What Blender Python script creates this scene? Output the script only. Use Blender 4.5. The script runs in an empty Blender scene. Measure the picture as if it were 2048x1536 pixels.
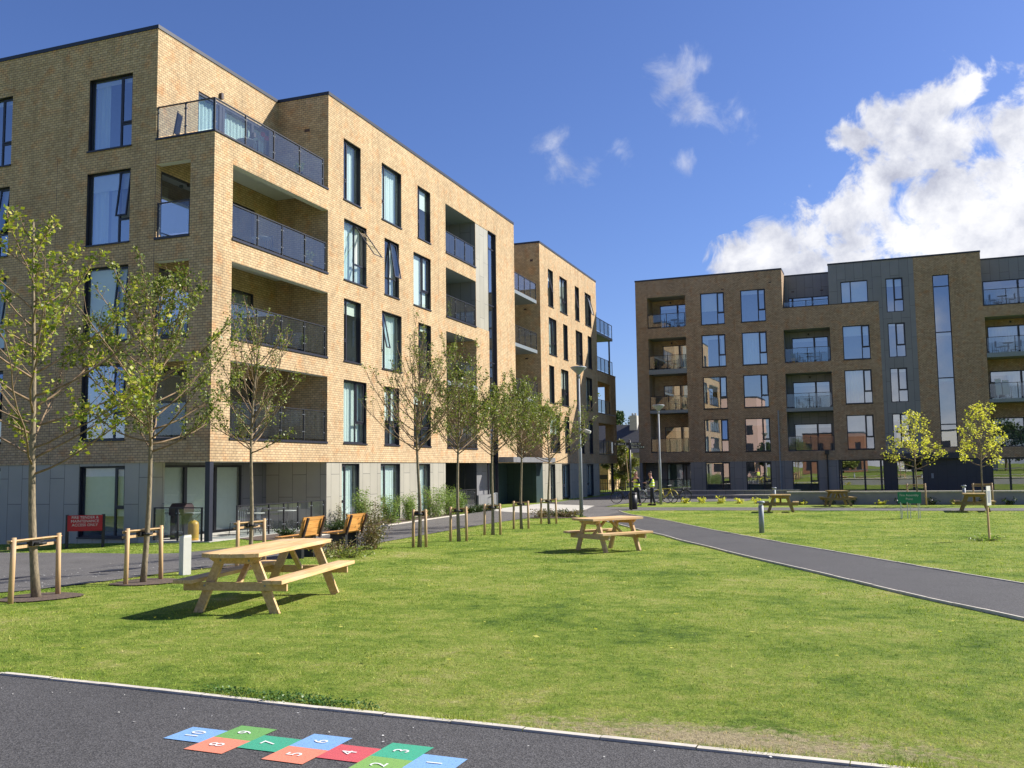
import bpy, math, random
import numpy as np
from mathutils import Vector, Matrix
PI = math.pi
scene = bpy.context.scene
COL = scene.collection
random.seed(7)
RNG = np.random.default_rng(11)

# ------------------------------------------------------------------ helpers
class MB:
    """collects faces for one mesh"""
    def __init__(s): s.v = []; s.f = []; s.m = []
    def add(s, vs, fs, mi=0):
        n = len(s.v); s.v += [tuple(p) for p in vs]
        for f in fs: s.f.append(tuple(i + n for i in f)); s.m.append(mi)
    def quad(s, a, b, c, d, mi=0): s.add([a, b, c, d], [(0, 1, 2, 3)], mi)
    def hexa(s, p, mi=0):
        s.add(p, [(0, 3, 2, 1), (4, 5, 6, 7), (0, 1, 5, 4), (1, 2, 6, 5), (2, 3, 7, 6), (3, 0, 4, 7)], mi)
    def box(s, x0, x1, y0, y1, z0, z1, mi=0):
        s.hexa([(x0, y0, z0), (x1, y0, z0), (x1, y1, z0), (x0, y1, z0), (x0, y0, z1), (x1, y0, z1), (x1, y1, z1), (x0, y1, z1)], mi)
    def beam(s, a, b, w, h, up=(0, 0, 1), mi=0):
        """rectangular bar from a to b, width w (sideways), height h (along up)"""
        a = Vector(a); b = Vector(b); d = (b - a).normalized(); u = Vector(up)
        r = d.cross(u)
        if r.length < 1e-6: r = d.cross(Vector((1, 0, 0)))
        r.normalize(); u = r.cross(d).normalized(); r = r * w / 2; u = u * h / 2
        s.hexa([a - r - u, a + r - u, b + r - u, b - r - u, a - r + u, a + r + u, b + r + u, b - r + u], mi)
    def tube(s, pts, rad, n=8, mi=0, cap=True):
        pts = [Vector(p) for p in pts]
        if not hasattr(rad, '__len__'): rad = [rad] * len(pts)
        rings = []; prev = None
        for i, p in enumerate(pts):
            d = (pts[min(i + 1, len(pts) - 1)] - pts[max(i - 1, 0)]).normalized()
            if prev is None:
                r = d.cross(Vector((0, 0, 1)))
                if r.length < 1e-3: r = d.cross(Vector((1, 0, 0)))
            else:
                r = prev - d * prev.dot(d)
            r.normalize(); prev = r; q = d.cross(r)
            rings.append([p + (r * math.cos(2 * PI * k / n) + q * math.sin(2 * PI * k / n)) * rad[i] for k in range(n)])
        vs = [v for R in rings for v in R]; fs = []
        for i in range(len(rings) - 1):
            for k in range(n):
                a = i * n + k; b = i * n + (k + 1) % n
                fs.append((a, b, b + n, a + n))
        if cap: fs.append(tuple(range(n))[::-1]); fs.append(tuple(range((len(rings) - 1) * n, len(rings) * n)))
        s.add(vs, fs, mi)
    def lathe(s, prof, n=16, c=(0, 0, 0), mi=0):
        vs = []; fs = []
        for r, z in prof:
            vs += [(c[0] + r * math.cos(2 * PI * k / n), c[1] + r * math.sin(2 * PI * k / n), c[2] + z) for k in range(n)]
        for i in range(len(prof) - 1):
            for k in range(n):
                a = i * n + k; b = i * n + (k + 1) % n
                fs.append((a, b, b + n, a + n))
        fs.append(tuple(range(n))[::-1]); fs.append(tuple(range((len(prof) - 1) * n, len(prof) * n)))
        s.add(vs, fs, mi)
    def prism(s, poly, a, b, axis='x', mi=0):
        """poly in the two other axes, extruded a..b along axis"""
        n = len(poly)
        def P(u, v, t): return {'x': (t, u, v), 'y': (u, t, v), 'z': (u, v, t)}[axis]
        vs = [P(u, v, a) for u, v in poly] + [P(u, v, b) for u, v in poly]
        fs = [tuple(range(n)), tuple(range(2 * n - 1, n - 1, -1))] + [(i, (i + 1) % n, (i + 1) % n + n, i + n) for i in range(n)]
        s.add(vs, fs, mi)
    def mesh(s, name, mats, smooth=False):
        me = bpy.data.meshes.new(name)
        me.from_pydata(s.v, [], s.f)
        for m in (mats if isinstance(mats, (list, tuple)) else [mats]): me.materials.append(m)
        if any(s.m): me.polygons.foreach_set('material_index', s.m)
        if smooth: me.polygons.foreach_set('use_smooth', [True] * len(s.f))
        me.update(); return me
    def build(s, name, mats, parent=None, smooth=False, bevel=0):
        o = bpy.data.objects.new(name, s.mesh(name, mats, smooth))
        COL.objects.link(o); o.parent = parent
        if bevel:
            b = o.modifiers.new('bevel', 'BEVEL'); b.width = bevel; b.segments = 2; b.limit_method = 'ANGLE'
        return o

def tag(o, label=None, cat=None, group=None, kind=None):
    if label: o['label'] = label
    if cat: o['category'] = cat
    if group: o['group'] = group
    if kind: o['kind'] = kind
    return o
def thing(name, label, cat, loc=(0, 0, 0), rz=0, group=None):
    o = bpy.data.objects.new(name, None); COL.objects.link(o)
    o.empty_display_size = .2
    o.location = loc; o.rotation_euler = (0, 0, rz)
    return tag(o, label, cat, group)
def copy_tree(o, parent=None):
    c = o.copy(); COL.objects.link(c); c.parent = parent
    for ch in list(o.children): copy_tree(ch, c)
    return c

def sstep(a, b, x):
    t = min(1, max(0, (x - a) / (b - a))); return t * t * (3 - 2 * t)
def H(x, y):
    """height of the ground"""
    t = .41 - .0134 * y
    b = .5 * (t + math.sqrt(t * t + .0016)) - .15 * sstep(52, 70, y)
    s = sstep(11.8, 18.2, -x)
    far = -.15 - .022 * max(0, min(12, -19.2 - x))
    return b * (1 - s) + far * s
def HN(x, y):
    t = .41 - .0134 * y
    def S(a, b, v):
        q = np.clip((v - a) / (b - a), 0, 1); return q * q * (3 - 2 * q)
    b = .5 * (t + np.sqrt(t * t + .0016)) - .15 * S(52, 70, y)
    s = S(11.8, 18.2, -x)
    return b * (1 - s) + (-.15 - .022 * np.clip(-19.2 - x, 0, 12)) * s

# ------------------------------------------------------------------ materials
def newmat(name):
    m = bpy.data.materials.new(name); m.use_nodes = True
    nt = m.node_tree; nt.nodes.clear()
    out = nt.nodes.new('ShaderNodeOutputMaterial')
    return m, nt, out
def N(nt, t, **kw):
    n = nt.nodes.new('ShaderNode' + t)
    for k, v in kw.items():
        if k in n.inputs: n.inputs[k].default_value = v
        elif hasattr(n, k): setattr(n, k, v)
    return n
def inp(n, name, v): n.inputs[name].default_value = v
def lk(nt, a, b): nt.links.new(a, b)
def rgba(c): return (c[0], c[1], c[2], 1)
def ramp(nt, fac, stops):
    r = nt.nodes.new('ShaderNodeValToRGB'); e = r.color_ramp.elements
    while len(e) < len(stops): e.new(.5)
    for i, (p, c) in enumerate(stops):
        e[i].position = p; e[i].color = rgba(c) if hasattr(c, '__len__') else (c, c, c, 1)
    lk(nt, fac, r.inputs[0]); return r
def mixc(nt, a, b, f, mode='MIX'):
    n = nt.nodes.new('ShaderNodeMix'); n.data_type = 'RGBA'; n.blend_type = mode
    for sock, val in ((6, a), (7, b), (0, f)):
        if hasattr(val, 'is_linked') or hasattr(val, 'node'): lk(nt, val, n.inputs[sock])
        else: n.inputs[sock].default_value = rgba(val) if hasattr(val, '__len__') else val
    return n.outputs[2]
def math_(nt, op, a, b=None, c=None, clamp=False):
    n = nt.nodes.new('ShaderNodeMath'); n.operation = op; n.use_clamp = clamp
    for i, v in enumerate((a, b, c)):
        if v is None: continue
        if hasattr(v, 'node'): lk(nt, v, n.inputs[i])
        else: n.inputs[i].default_value = v
    return n.outputs[0]
def plain(name, col, rough=.6, var=.15, scale=6, metal=0, bump=0, spec=.5, stretch=None):
    """principled with a soft mottling so nothing is one flat colour"""
    m, nt, out = newmat(name)
    p = N(nt, 'BsdfPrincipled'); inp(p, 'Roughness', rough); inp(p, 'Metallic', metal); inp(p, 'Specular IOR Level', spec)
    tc = N(nt, 'TexCoord'); no = N(nt, 'TexNoise'); inp(no, 'Scale', scale); inp(no, 'Detail', 6)
    src = tc.outputs['Object']
    if stretch:
        mp = N(nt, 'Mapping'); inp(mp, 'Scale', stretch); lk(nt, src, mp.inputs[0]); src = mp.outputs[0]
    lk(nt, src, no.inputs['Vector'])
    d = tuple(c * (1 - var) for c in col); l = tuple(min(1, c * (1 + var)) for c in col)
    r = ramp(nt, no.outputs[0], [(.3, d), (.7, l)])
    lk(nt, r.outputs[0], p.inputs['Base Color'])
    if bump:
        b = N(nt, 'Bump'); inp(b, 'Strength', bump); inp(b, 'Distance', .01); lk(nt, no.outputs[0], b.inputs['Height']); lk(nt, b.outputs[0], p.inputs['Normal'])
    lk(nt, p.outputs[0], out.inputs[0]); return m

def wallcoord(nt):
    """(along wall, height) taken from the object position and face normal"""
    tc = N(nt, 'TexCoord'); s = N(nt, 'SeparateXYZ'); lk(nt, tc.outputs['Object'], s.inputs[0])
    sn = N(nt, 'SeparateXYZ'); lk(nt, tc.outputs['Normal'], sn.inputs[0])
    ax = math_(nt, 'ABSOLUTE', sn.outputs[0]); ay = math_(nt, 'ABSOLUTE', sn.outputs[1])
    g = math_(nt, 'GREATER_THAN', ax, ay)
    u = math_(nt, 'ADD', math_(nt, 'MULTIPLY', s.outputs[1], g), math_(nt, 'MULTIPLY', s.outputs[0], math_(nt, 'SUBTRACT', 1.0, g)))
    cb = N(nt, 'CombineXYZ'); lk(nt, u, cb.inputs[0]); lk(nt, s.outputs[2], cb.inputs[1])
    return cb.outputs[0], tc.outputs['Object'], s.outputs[2]

def brickmat(name, c1, c2, mortar, bw=.2, bh=.088):
    m, nt, out = newmat(name)
    uv, obj, z = wallcoord(nt)
    b = N(nt, 'TexBrick'); lk(nt, uv, b.inputs['Vector'])
    inp(b, 'Scale', 1); inp(b, 'Brick Width', bw); inp(b, 'Row Height', bh); inp(b, 'Mortar Size', .011); inp(b, 'Mortar Smooth', .3); inp(b, 'Bias', .1)
    inp(b, 'Color1', rgba(c1)); inp(b, 'Color2', rgba(c2)); inp(b, 'Mortar', rgba(mortar))
    no = N(nt, 'TexNoise'); inp(no, 'Scale', .55); inp(no, 'Detail', 8); inp(no, 'Roughness', .65); lk(nt, obj, no.inputs['Vector'])
    n2 = N(nt, 'TexNoise'); inp(n2, 'Scale', 5.5); inp(n2, 'Detail', 4); lk(nt, obj, n2.inputs['Vector'])
    r1 = ramp(nt, no.outputs[0], [(.3, .86), (.5, 1.0), (.72, 1.1)]); r2 = ramp(nt, n2.outputs[0], [(.3, .84), (.7, 1.12)])
    mp = N(nt, 'Mapping'); inp(mp, 'Scale', (1.6, 1.6, .10)); lk(nt, obj, mp.inputs[0])
    st = N(nt, 'TexNoise'); inp(st, 'Scale', 1.0); inp(st, 'Detail', 7); inp(st, 'Roughness', .7); lk(nt, mp.outputs[0], st.inputs['Vector'])
    streak = ramp(nt, st.outputs[0], [(.32, .84), (.5, 1.0), (.7, 1.05)])
    # a few redder bricks
    n3 = N(nt, 'TexNoise'); inp(n3, 'Scale', 2.3); inp(n3, 'Detail', 3); lk(nt, obj, n3.inputs['Vector'])
    red = ramp(nt, n3.outputs[0], [(.52, (1, 1, 1)), (.75, (1.08, .86, .72))])
    c = mixc(nt, b.outputs[0], r1.outputs[0], 1.0, 'MULTIPLY'); c = mixc(nt, c, r2.outputs[0], 1.0, 'MULTIPLY'); c = mixc(nt, c, red.outputs[0], 1.0, 'MULTIPLY'); c = mixc(nt, c, streak.outputs[0], 1.0, 'MULTIPLY')
    p = N(nt, 'BsdfPrincipled'); inp(p, 'Roughness', .85); inp(p, 'Specular IOR Level', .25); lk(nt, c, p.inputs['Base Color'])
    bp = N(nt, 'Bump'); inp(bp, 'Strength', .55); inp(bp, 'Distance', .008); bp.invert = True
    h = math_(nt, 'SUBTRACT', b.outputs['Fac'], math_(nt, 'MULTIPLY', n2.outputs[0], .35)); lk(nt, h, bp.inputs['Height']); lk(nt, bp.outputs[0], p.inputs['Normal'])
    lk(nt, p.outputs[0], out.inputs[0]); return m

def panelmat(name, col, seam, pw=.63, ph=1.18, rough=.45, var=.05):
    m, nt, out = newmat(name)
    uv, obj, z = wallcoord(nt)
    # panels stand upright: rotate the running bond by swapping the axes
    s = N(nt, 'SeparateXYZ'); lk(nt, uv, s.inputs[0]); cb = N(nt, 'CombineXYZ')
    lk(nt, math_(nt, 'ADD', s.outputs[1], .45), cb.inputs[0]); lk(nt, s.outputs[0], cb.inputs[1])
    b = N(nt, 'TexBrick'); lk(nt, cb.outputs[0], b.inputs['Vector']); b.offset = .37; b.offset_frequency = 2; b.squash = 1
    inp(b, 'Scale', 1); inp(b, 'Brick Width', ph * 2); inp(b, 'Row Height', pw); inp(b, 'Mortar Size', .009); inp(b, 'Mortar Smooth', 0); inp(b, 'Bias', 0)
    inp(b, 'Color1', rgba(tuple(c * (1 - var) for c in col))); inp(b, 'Color2', rgba(tuple(c * (1 + var) for c in col))); inp(b, 'Mortar', rgba(seam))
    no = N(nt, 'TexNoise'); inp(no, 'Scale', 1.1); inp(no, 'Detail', 7); lk(nt, obj, no.inputs['Vector'])
    r = ramp(nt, no.outputs[0], [(.3, .93), (.7, 1.05)]); c = mixc(nt, b.outputs[0], r.outputs[0], 1.0, 'MULTIPLY')
    p = N(nt, 'BsdfPrincipled'); inp(p, 'Roughness', rough); lk(nt, c, p.inputs['Base Color'])
    bp = N(nt, 'Bump'); inp(bp, 'Strength', .4); inp(bp, 'Distance', .01); bp.invert = True; lk(nt, b.outputs['Fac'], bp.inputs['Height']); lk(nt, bp.outputs[0], p.inputs['Normal'])
    lk(nt, p.outputs[0], out.inputs[0]); return m

def glassmat(name, tint, refl=.2, rough=0.0, wob=.0, dirt=0):
    """sheet glass: see-through with a fresnel reflection"""
    m, nt, out = newmat(name)
    t = N(nt, 'BsdfTransparent'); inp(t, 'Color', rgba(tint))
    g = N(nt, 'BsdfGlossy'); inp(g, 'Roughness', rough); inp(g, 'Color', (.95, .97, 1, 1))
    ge = N(nt, 'NewGeometry'); dt = N(nt, 'VectorMath'); dt.operation = 'DOT_PRODUCT'; lk(nt, ge.outputs['Normal'], dt.inputs[0]); lk(nt, ge.outputs['Incoming'], dt.inputs[1])
    k5 = math_(nt, 'POWER', math_(nt, 'SUBTRACT', 1.0, math_(nt, 'ABSOLUTE', dt.outputs['Value']), clamp=True), 5.0)
    f = math_(nt, 'MULTIPLY_ADD', k5, .92 - refl, refl, clamp=True)
    if wob:
        tc = N(nt, 'TexCoord'); no = N(nt, 'TexNoise'); inp(no, 'Scale', 1.3); inp(no, 'Detail', 1); lk(nt, tc.outputs['Object'], no.inputs['Vector'])
        b = N(nt, 'Bump'); inp(b, 'Strength', wob); inp(b, 'Distance', .02); lk(nt, no.outputs[0], b.inputs['Height']); lk(nt, b.outputs[0], g.inputs['Normal'])
    mx = N(nt, 'MixShader'); lk(nt, f, mx.inputs[0]); lk(nt, t.outputs[0], mx.inputs[1]); lk(nt, g.outputs[0], mx.inputs[2])
    res = mx.outputs[0]
    if dirt:
        d = N(nt, 'BsdfDiffuse'); inp(d, 'Color', (.5, .52, .52, 1)); tc = N(nt, 'TexCoord'); mp = N(nt, 'Mapping'); inp(mp, 'Scale', (3, 3, .7)); lk(nt, tc.outputs['Object'], mp.inputs[0])
        no = N(nt, 'TexNoise'); inp(no, 'Scale', 2.0); inp(no, 'Detail', 8); lk(nt, mp.outputs[0], no.inputs['Vector'])
        r = ramp(nt, no.outputs[0], [(.35, dirt * .4), (.75, dirt)])
        m2 = N(nt, 'MixShader'); lk(nt, r.outputs[0], m2.inputs[0]); lk(nt, res, m2.inputs[1]); lk(nt, d.outputs[0], m2.inputs[2]); res = m2.outputs[0]
    lk(nt, res, out.inputs[0]); return m

def leafmat(name, cols, trans=.35, rough=.45):
    m, nt, out = newmat(name)
    g = N(nt, 'NewGeometry')
    st = [(i / (len(cols) - 1), c) for i, c in enumerate(cols)]
    r = ramp(nt, g.outputs['Random Per Island'], st)
    d = N(nt, 'BsdfPrincipled'); inp(d, 'Roughness', rough); inp(d, 'Specular IOR Level', .35); lk(nt, r.outputs[0], d.inputs['Base Color'])
    t = N(nt, 'BsdfTranslucent'); c = mixc(nt, r.outputs[0], (1.25, 1.35, .55), 1.0, 'MULTIPLY'); lk(nt, c, t.inputs['Color'])
    mx = N(nt, 'MixShader'); inp(mx, 0, trans) if False else None
    mx.inputs[0].default_value = trans
    lk(nt, d.outputs[0], mx.inputs[1]); lk(nt, t.outputs[0], mx.inputs[2]); lk(nt, mx.outputs[0], out.inputs[0]); return m

def woodmat(name, dark, light, ring=14, rough=.6, axis='y'):
    m, nt, out = newmat(name)
    tc = N(nt, 'TexCoord'); mp = N(nt, 'Mapping')
    inp(mp, 'Scale', {'y': (9, .7, 9), 'x': (.7, 9, 9), 'z': (9, 9, .7)}[axis]); lk(nt, tc.outputs['Object'], mp.inputs[0])
    no = N(nt, 'TexNoise'); inp(no, 'Scale', ring / 5); inp(no, 'Detail', 7); inp(no, 'Distortion', .8); lk(nt, mp.outputs[0], no.inputs['Vector'])
    r = ramp(nt, no.outputs[0], [(.32, dark), (.68, light)])
    g = N(nt, 'NewGeometry'); v = ramp(nt, g.outputs['Random Per Island'], [(0, .82), (1, 1.12)])
    c = mixc(nt, r.outputs[0], v.outputs[0], 1.0, 'MULTIPLY')
    kn = N(nt, 'TexVoronoi'); inp(kn, 'Scale', .55); lk(nt, mp.outputs[0], kn.inputs['Vector'])
    kr = ramp(nt, kn.outputs['Distance'], [(.0, .38), (.07, .6), (.12, 1.0)]); c = mixc(nt, c, kr.outputs[0], 1.0, 'MULTIPLY')
    gy = N(nt, 'TexNoise'); inp(gy, 'Scale', 1.7); inp(gy, 'Detail', 6); lk(nt, tc.outputs['Object'], gy.inputs['Vector'])
    gr_ = ramp(nt, gy.outputs[0], [(.5, 0.0), (.75, .45)]); c = mixc(nt, c, (light[0] * .62, light[0] * .56, light[0] * .46), gr_.outputs[0])
    p = N(nt, 'BsdfPrincipled'); inp(p, 'Roughness', rough); lk(nt, c, p.inputs['Base Color']); inp(p, 'Specular IOR Level', .3)
    b = N(nt, 'Bump'); inp(b, 'Strength', .25); inp(b, 'Distance', .003); lk(nt, no.outputs[0], b.inputs['Height']); lk(nt, b.outputs[0], p.inputs['Normal'])
    lk(nt, p.outputs[0], out.inputs[0]); return m

def asphaltmat(name, base, gravel=.5):
    m, nt, out = newmat(name)
    tc = N(nt, 'TexCoord'); g = tc.outputs['Object']
    v = N(nt, 'TexVoronoi'); inp(v, 'Scale', 95); lk(nt, g, v.inputs['Vector'])
    n1 = N(nt, 'TexNoise'); inp(n1, 'Scale', 60); inp(n1, 'Detail', 4); lk(nt, g, n1.inputs['Vector'])
    n2 = N(nt, 'TexNoise'); inp(n2, 'Scale', .7); inp(n2, 'Detail', 8); inp(n2, 'Roughness', .7); lk(nt, g, n2.inputs['Vector'])
    a = ramp(nt, v.outputs['Color'], [(.2, .62), (.8, 1.35)]); b = ramp(nt, n1.outputs[0], [(.3, .75), (.72, 1.25)]); c = ramp(nt, n2.outputs[0], [(.28, .72), (.48, .98), (.56, 1.0), (.74, 1.28)])
    col = mixc(nt, base, a.outputs[0], 1.0, 'MULTIPLY'); col = mixc(nt, col, b.outputs[0], 1.0, 'MULTIPLY'); col = mixc(nt, col, c.outputs[0], 1.0, 'MULTIPLY')
    # pale stone chips
    v2 = N(nt, 'TexVoronoi'); inp(v2, 'Scale', 30); lk(nt, g, v2.inputs['Vector'])
    chip = ramp(nt, v2.outputs['Distance'], [(.0, 1.0), (.1, .8), (.16, 0.0)])
    sel = ramp(nt, v2.outputs['Color'], [(.86, 0.0), (.9, 1.0)])
    col = mixc(nt, col, (.32, .31, .29), math_(nt, 'MULTIPLY', chip.outputs[0], math_(nt, 'MULTIPLY', sel.outputs[0], gravel)))
    p = N(nt, 'BsdfPrincipled'); inp(p, 'Roughness', .82); inp(p, 'Specular IOR Level', .35); lk(nt, col, p.inputs['Base Color'])
    bp = N(nt, 'Bump'); inp(bp, 'Strength', .6); inp(bp, 'Distance', .006); lk(nt, v.outputs['Distance'], bp.inputs['Height']); lk(nt, bp.outputs[0], p.inputs['Normal'])
    lk(nt, p.outputs[0], out.inputs[0]); return m

def lawn_colour(nt, vec):
    """mown-lawn colour shared by the turf sheet and the blades"""
    n1 = N(nt, 'TexNoise'); inp(n1, 'Scale', .45); inp(n1, 'Detail', 9); inp(n1, 'Roughness', .68); lk(nt, vec, n1.inputs['Vector'])
    n2 = N(nt, 'TexNoise'); inp(n2, 'Scale', 3.2); inp(n2, 'Detail', 6); inp(n2, 'Roughness', .7); lk(nt, vec, n2.inputs['Vector'])
    n3 = N(nt, 'TexNoise'); inp(n3, 'Scale', 14); inp(n3, 'Detail', 5); inp(n3, 'Roughness', .7); lk(nt, vec, n3.inputs['Vector'])
    f = math_(nt, 'ADD', math_(nt, 'MULTIPLY', n1.outputs[0], .62), math_(nt, 'MULTIPLY', n2.outputs[0], .48)); f = math_(nt, 'ADD', f, math_(nt, 'MULTIPLY_ADD', n3.outputs[0], .26, -.18))
    n4 = N(nt, 'TexNoise'); inp(n4, 'Scale', 1.25); inp(n4, 'Detail', 7); inp(n4, 'Roughness', .72); lk(nt, vec, n4.inputs['Vector'])
    spot = ramp(nt, n4.outputs[0], [(.30, .10), (.42, .02), (.5, 0.0)])
    f = math_(nt, 'MULTIPLY_ADD', f, 1.4, -.175); f = math_(nt, 'SUBTRACT', f, spot.outputs[0])
    r = ramp(nt, f, [(.30, (.060, .125, .014)), (.33, (.085, .145, .016)), (.43, (.145, .220, .026)), (.53, (.22, .285, .042)), (.66, (.31, .33, .08)), (.78, (.42, .38, .17))])
    # a dry, thin patch beside the near path
    s = N(nt, 'VectorMath'); s.operation = 'SUBTRACT'; lk(nt, vec, s.inputs[0]); s.inputs[1].default_value = (-.9, 6.0, .3)
    sc = N(nt, 'VectorMath'); sc.operation = 'MULTIPLY'; lk(nt, s.outputs[0], sc.inputs[0]); sc.inputs[1].default_value = (.42, 1.7, 0)
    ln = N(nt, 'VectorMath'); ln.operation = 'LENGTH'; lk(nt, sc.outputs[0], ln.inputs[0])
    d = math_(nt, 'SUBTRACT', 1.0, ln.outputs['Value'], clamp=True)
    k = math_(nt, 'MULTIPLY_ADD', math_(nt, 'ADD', d, math_(nt, 'MULTIPLY_ADD', n3.outputs[0], 1.6, -1.15)), 2.2, 0.0, clamp=True)
    return mixc(nt, r.outputs[0], (.40, .33, .19), k)
def lawnmat():
    m, nt, out = newmat('turf'); tc = N(nt, 'TexCoord'); col = lawn_colour(nt, tc.outputs['Object'])
    n = N(nt, 'TexNoise'); inp(n, 'Scale', 38); inp(n, 'Detail', 8); inp(n, 'Roughness', .75); lk(nt, tc.outputs['Object'], n.inputs['Vector'])
    r = ramp(nt, n.outputs[0], [(.3, .45), (.5, .95), (.72, 1.5)]); col = mixc(nt, col, r.outputs[0], 1.0, 'MULTIPLY')
    p = N(nt, 'BsdfPrincipled'); inp(p, 'Roughness', .9); inp(p, 'Specular IOR Level', .15); lk(nt, col, p.inputs['Base Color'])
    b = N(nt, 'Bump'); inp(b, 'Strength', .9); inp(b, 'Distance', .04); lk(nt, n.outputs[0], b.inputs['Height']); lk(nt, b.outputs[0], p.inputs['Normal'])
    lk(nt, p.outputs[0], out.inputs[0]); return m
def blademat():
    m, nt, out = newmat('grass_blades'); tc = N(nt, 'TexCoord'); col = lawn_colour(nt, tc.outputs['Object'])
    g = N(nt, 'NewGeometry'); v = ramp(nt, g.outputs['Random Per Island'], [(0, (.75, .8, .7)), (.5, (1.25, 1.25, 1.15)), (.88, (1.6, 1.55, 1.4)), (.95, (2.4, 2.1, 2.4)), (1, (3.0, 2.5, 3.2))])
    col = mixc(nt, col, v.outputs[0], 1.0, 'MULTIPLY')
    p = N(nt, 'BsdfPrincipled'); inp(p, 'Roughness', .55); inp(p, 'Specular IOR Level', .3); lk(nt, col, p.inputs['Base Color'])
    t = N(nt, 'BsdfTranslucent'); lk(nt, mixc(nt, col, (1.2, 1.25, .6), 1.0, 'MULTIPLY'), t.inputs['Color'])
    mx = N(nt, 'MixShader'); mx.inputs[0].default_value = .3; lk(nt, p.outputs[0], mx.inputs[1]); lk(nt, t.outputs[0], mx.inputs[2]); lk(nt, mx.outputs[0], out.inputs[0]); return m

M = {}
M['brick'] = brickmat('buff_brick', (.63, .46, .265), (.515, .365, .20), (.255, .185, .12))
M['brick_r'] = brickmat('brown_buff_brick', (.52, .375, .24), (.39, .275, .175), (.14, .105, .07))
M['panel'] = panelmat('pale_grey_panel', (.385, .36, .29), (.10, .10, .09))
M['panel_d'] = panelmat('slate_grey_panel', (.20, .20, .205), (.05, .055, .06))
M['teal'] = panelmat('dark_teal_panel', (.035, .06, .062), (.012, .02, .02))
M['navy'] = panelmat('dark_navy_panel', (.032, .034, .048), (.014, .016, .022))
M['frame'] = plain('dark_window_metal', (.022, .022, .032), rough=.4, var=.1)
M['coping'] = plain('dark_blue_roof_metal', (.020, .023, .036), rough=.45, var=.1)
M['soffit'] = plain('white_soffit_board', (.62, .62, .58), rough=.7, var=.04)
M['roof'] = plain('roof_membrane', (.16, .16, .16), rough=.9)
M['slab'] = plain('grey_slab_edge', (.20, .23, .25), rough=.5, var=.08)
M['glass'] = glassmat('window_glass', (.84, .93, .91), .13, wob=.01)
M['glass_r'] = glassmat('coated_window_glass', (.70, .78, .82), .36, wob=.02)
M['glass_b'] = glassmat('balcony_glass', (.60, .68, .70), .11, dirt=.05)
M['room'] = plain('room_plaster', (.34, .33, .31), rough=.9, var=.05)
M['curtain'] = plain('white_curtain_cloth', (.70, .74, .71), rough=.9, var=.08, scale=3, stretch=(8, 8, .4))
M['blind'] = plain('cream_roller_blind', (.70, .69, .63), rough=.9, var=.03)
M['wood'] = woodmat('pale_table_timber', (.56, .34, .14), (.78, .53, .27))
M['wood_g'] = woodmat('weathered_table_timber', (.26, .18, .06), (.40, .28, .11))
M['bench'] = woodmat('orange_bench_timber', (.52, .22, .05), (.72, .36, .10))
M['stake'] = woodmat('pine_stake', (.46, .29, .14), (.62, .42, .22), axis='z')
M['iron'] = plain('black_metal', (.018, .018, .02), rough=.45)
M['brown_iron'] = plain('dark_brown_metal', (.05, .03, .03), rough=.5)
M['galv'] = plain('galvanised_steel', (.27, .29, .31), rough=.6, metal=.1, var=.08)
M['white'] = plain('white_paint', (.62, .60, .53), rough=.5, var=.05)
M['concrete'] = plain('pale_concrete', (.47, .45, .40), rough=.9, var=.1, scale=3, bump=.2)
M['kerb'] = plain('kerb_concrete', (.56, .51, .42), rough=.9, var=.16, scale=9, bump=.3)
M['wallgrey'] = plain('grey_render', (.27, .27, .27), rough=.9, var=.1, scale=2)
M['tarmac'] = asphaltmat('tarmac', (.078, .075, .073))
M['tarmac_l'] = asphaltmat('worn_tarmac', (.13, .123, .115), .3)
M['soil'] = plain('bark_mulch', (.10, .07, .05), rough=1, var=.6, scale=40, bump=1)
M['bark'] = plain('grey_brown_bark', (.24, .19, .12), rough=.9, var=.35, scale=14, bump=.6, stretch=(3, 3, 1))
M['twig'] = plain('brown_twig_bark', (.25, .17, .10), rough=.9, var=.3, scale=10)
M['rubber'] = plain('black_rubber', (.015, .015, .015), rough=.7)
M['red'] = plain('red_sign_paint', (.42, .012, .016), rough=.4, var=.06)
M['green'] = plain('green_sign_paint', (.010, .19, .085), rough=.4, var=.06)
M['orange_gas'] = plain('yellow_gas_bottle_paint', (.66, .38, .06), rough=.45, var=.08)
M['skin'] = plain('skin', (.42, .22, .15), rough=.6, var=.08)
M['hivis'] = plain('hi_vis_yellow_fabric', (.72, .88, .07), rough=.7, var=.08)
M['silver'] = plain('reflective_strip', (.6, .62, .62), rough=.35, var=.05)
M['dark_cloth'] = plain('dark_navy_cloth', (.025, .028, .045), rough=.9, var=.2)
M['hair'] = plain('short_brown_hair', (.10, .07, .05), rough=.9)
M['leaf_y'] = leafmat('yellow_green_leaf', [(.10, .16, .025), (.22, .28, .04), (.36, .38, .06), (.55, .50, .10)])
M['leaf_g'] = leafmat('green_leaf', [(.08, .115, .025), (.15, .19, .04), (.24, .28, .065), (.42, .42, .15)], .28)
M['leaf_gold'] = leafmat('golden_leaf', [(.42, .44, .07), (.60, .56, .10), (.78, .70, .20)], .45)
M['leaf_d'] = leafmat('dark_leaf', [(.02, .045, .012), (.035, .07, .015), (.06, .10, .02)], .2)
M['leaf_b'] = leafmat('bamboo_leaf', [(.11, .19, .04), (.20, .30, .07), (.36, .44, .15)], .35)
M['leaf_r'] = leafmat('russet_leaf', [(.16, .09, .05), (.20, .15, .07), (.14, .16, .05), (.30, .22, .14)], .25)
M['leaf_o'] = leafmat('olive_leaf', [(.09, .11, .04), (.16, .17, .07), (.24, .22, .11)], .3)
M['turf'] = lawnmat(); M['blades'] = blademat()

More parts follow.
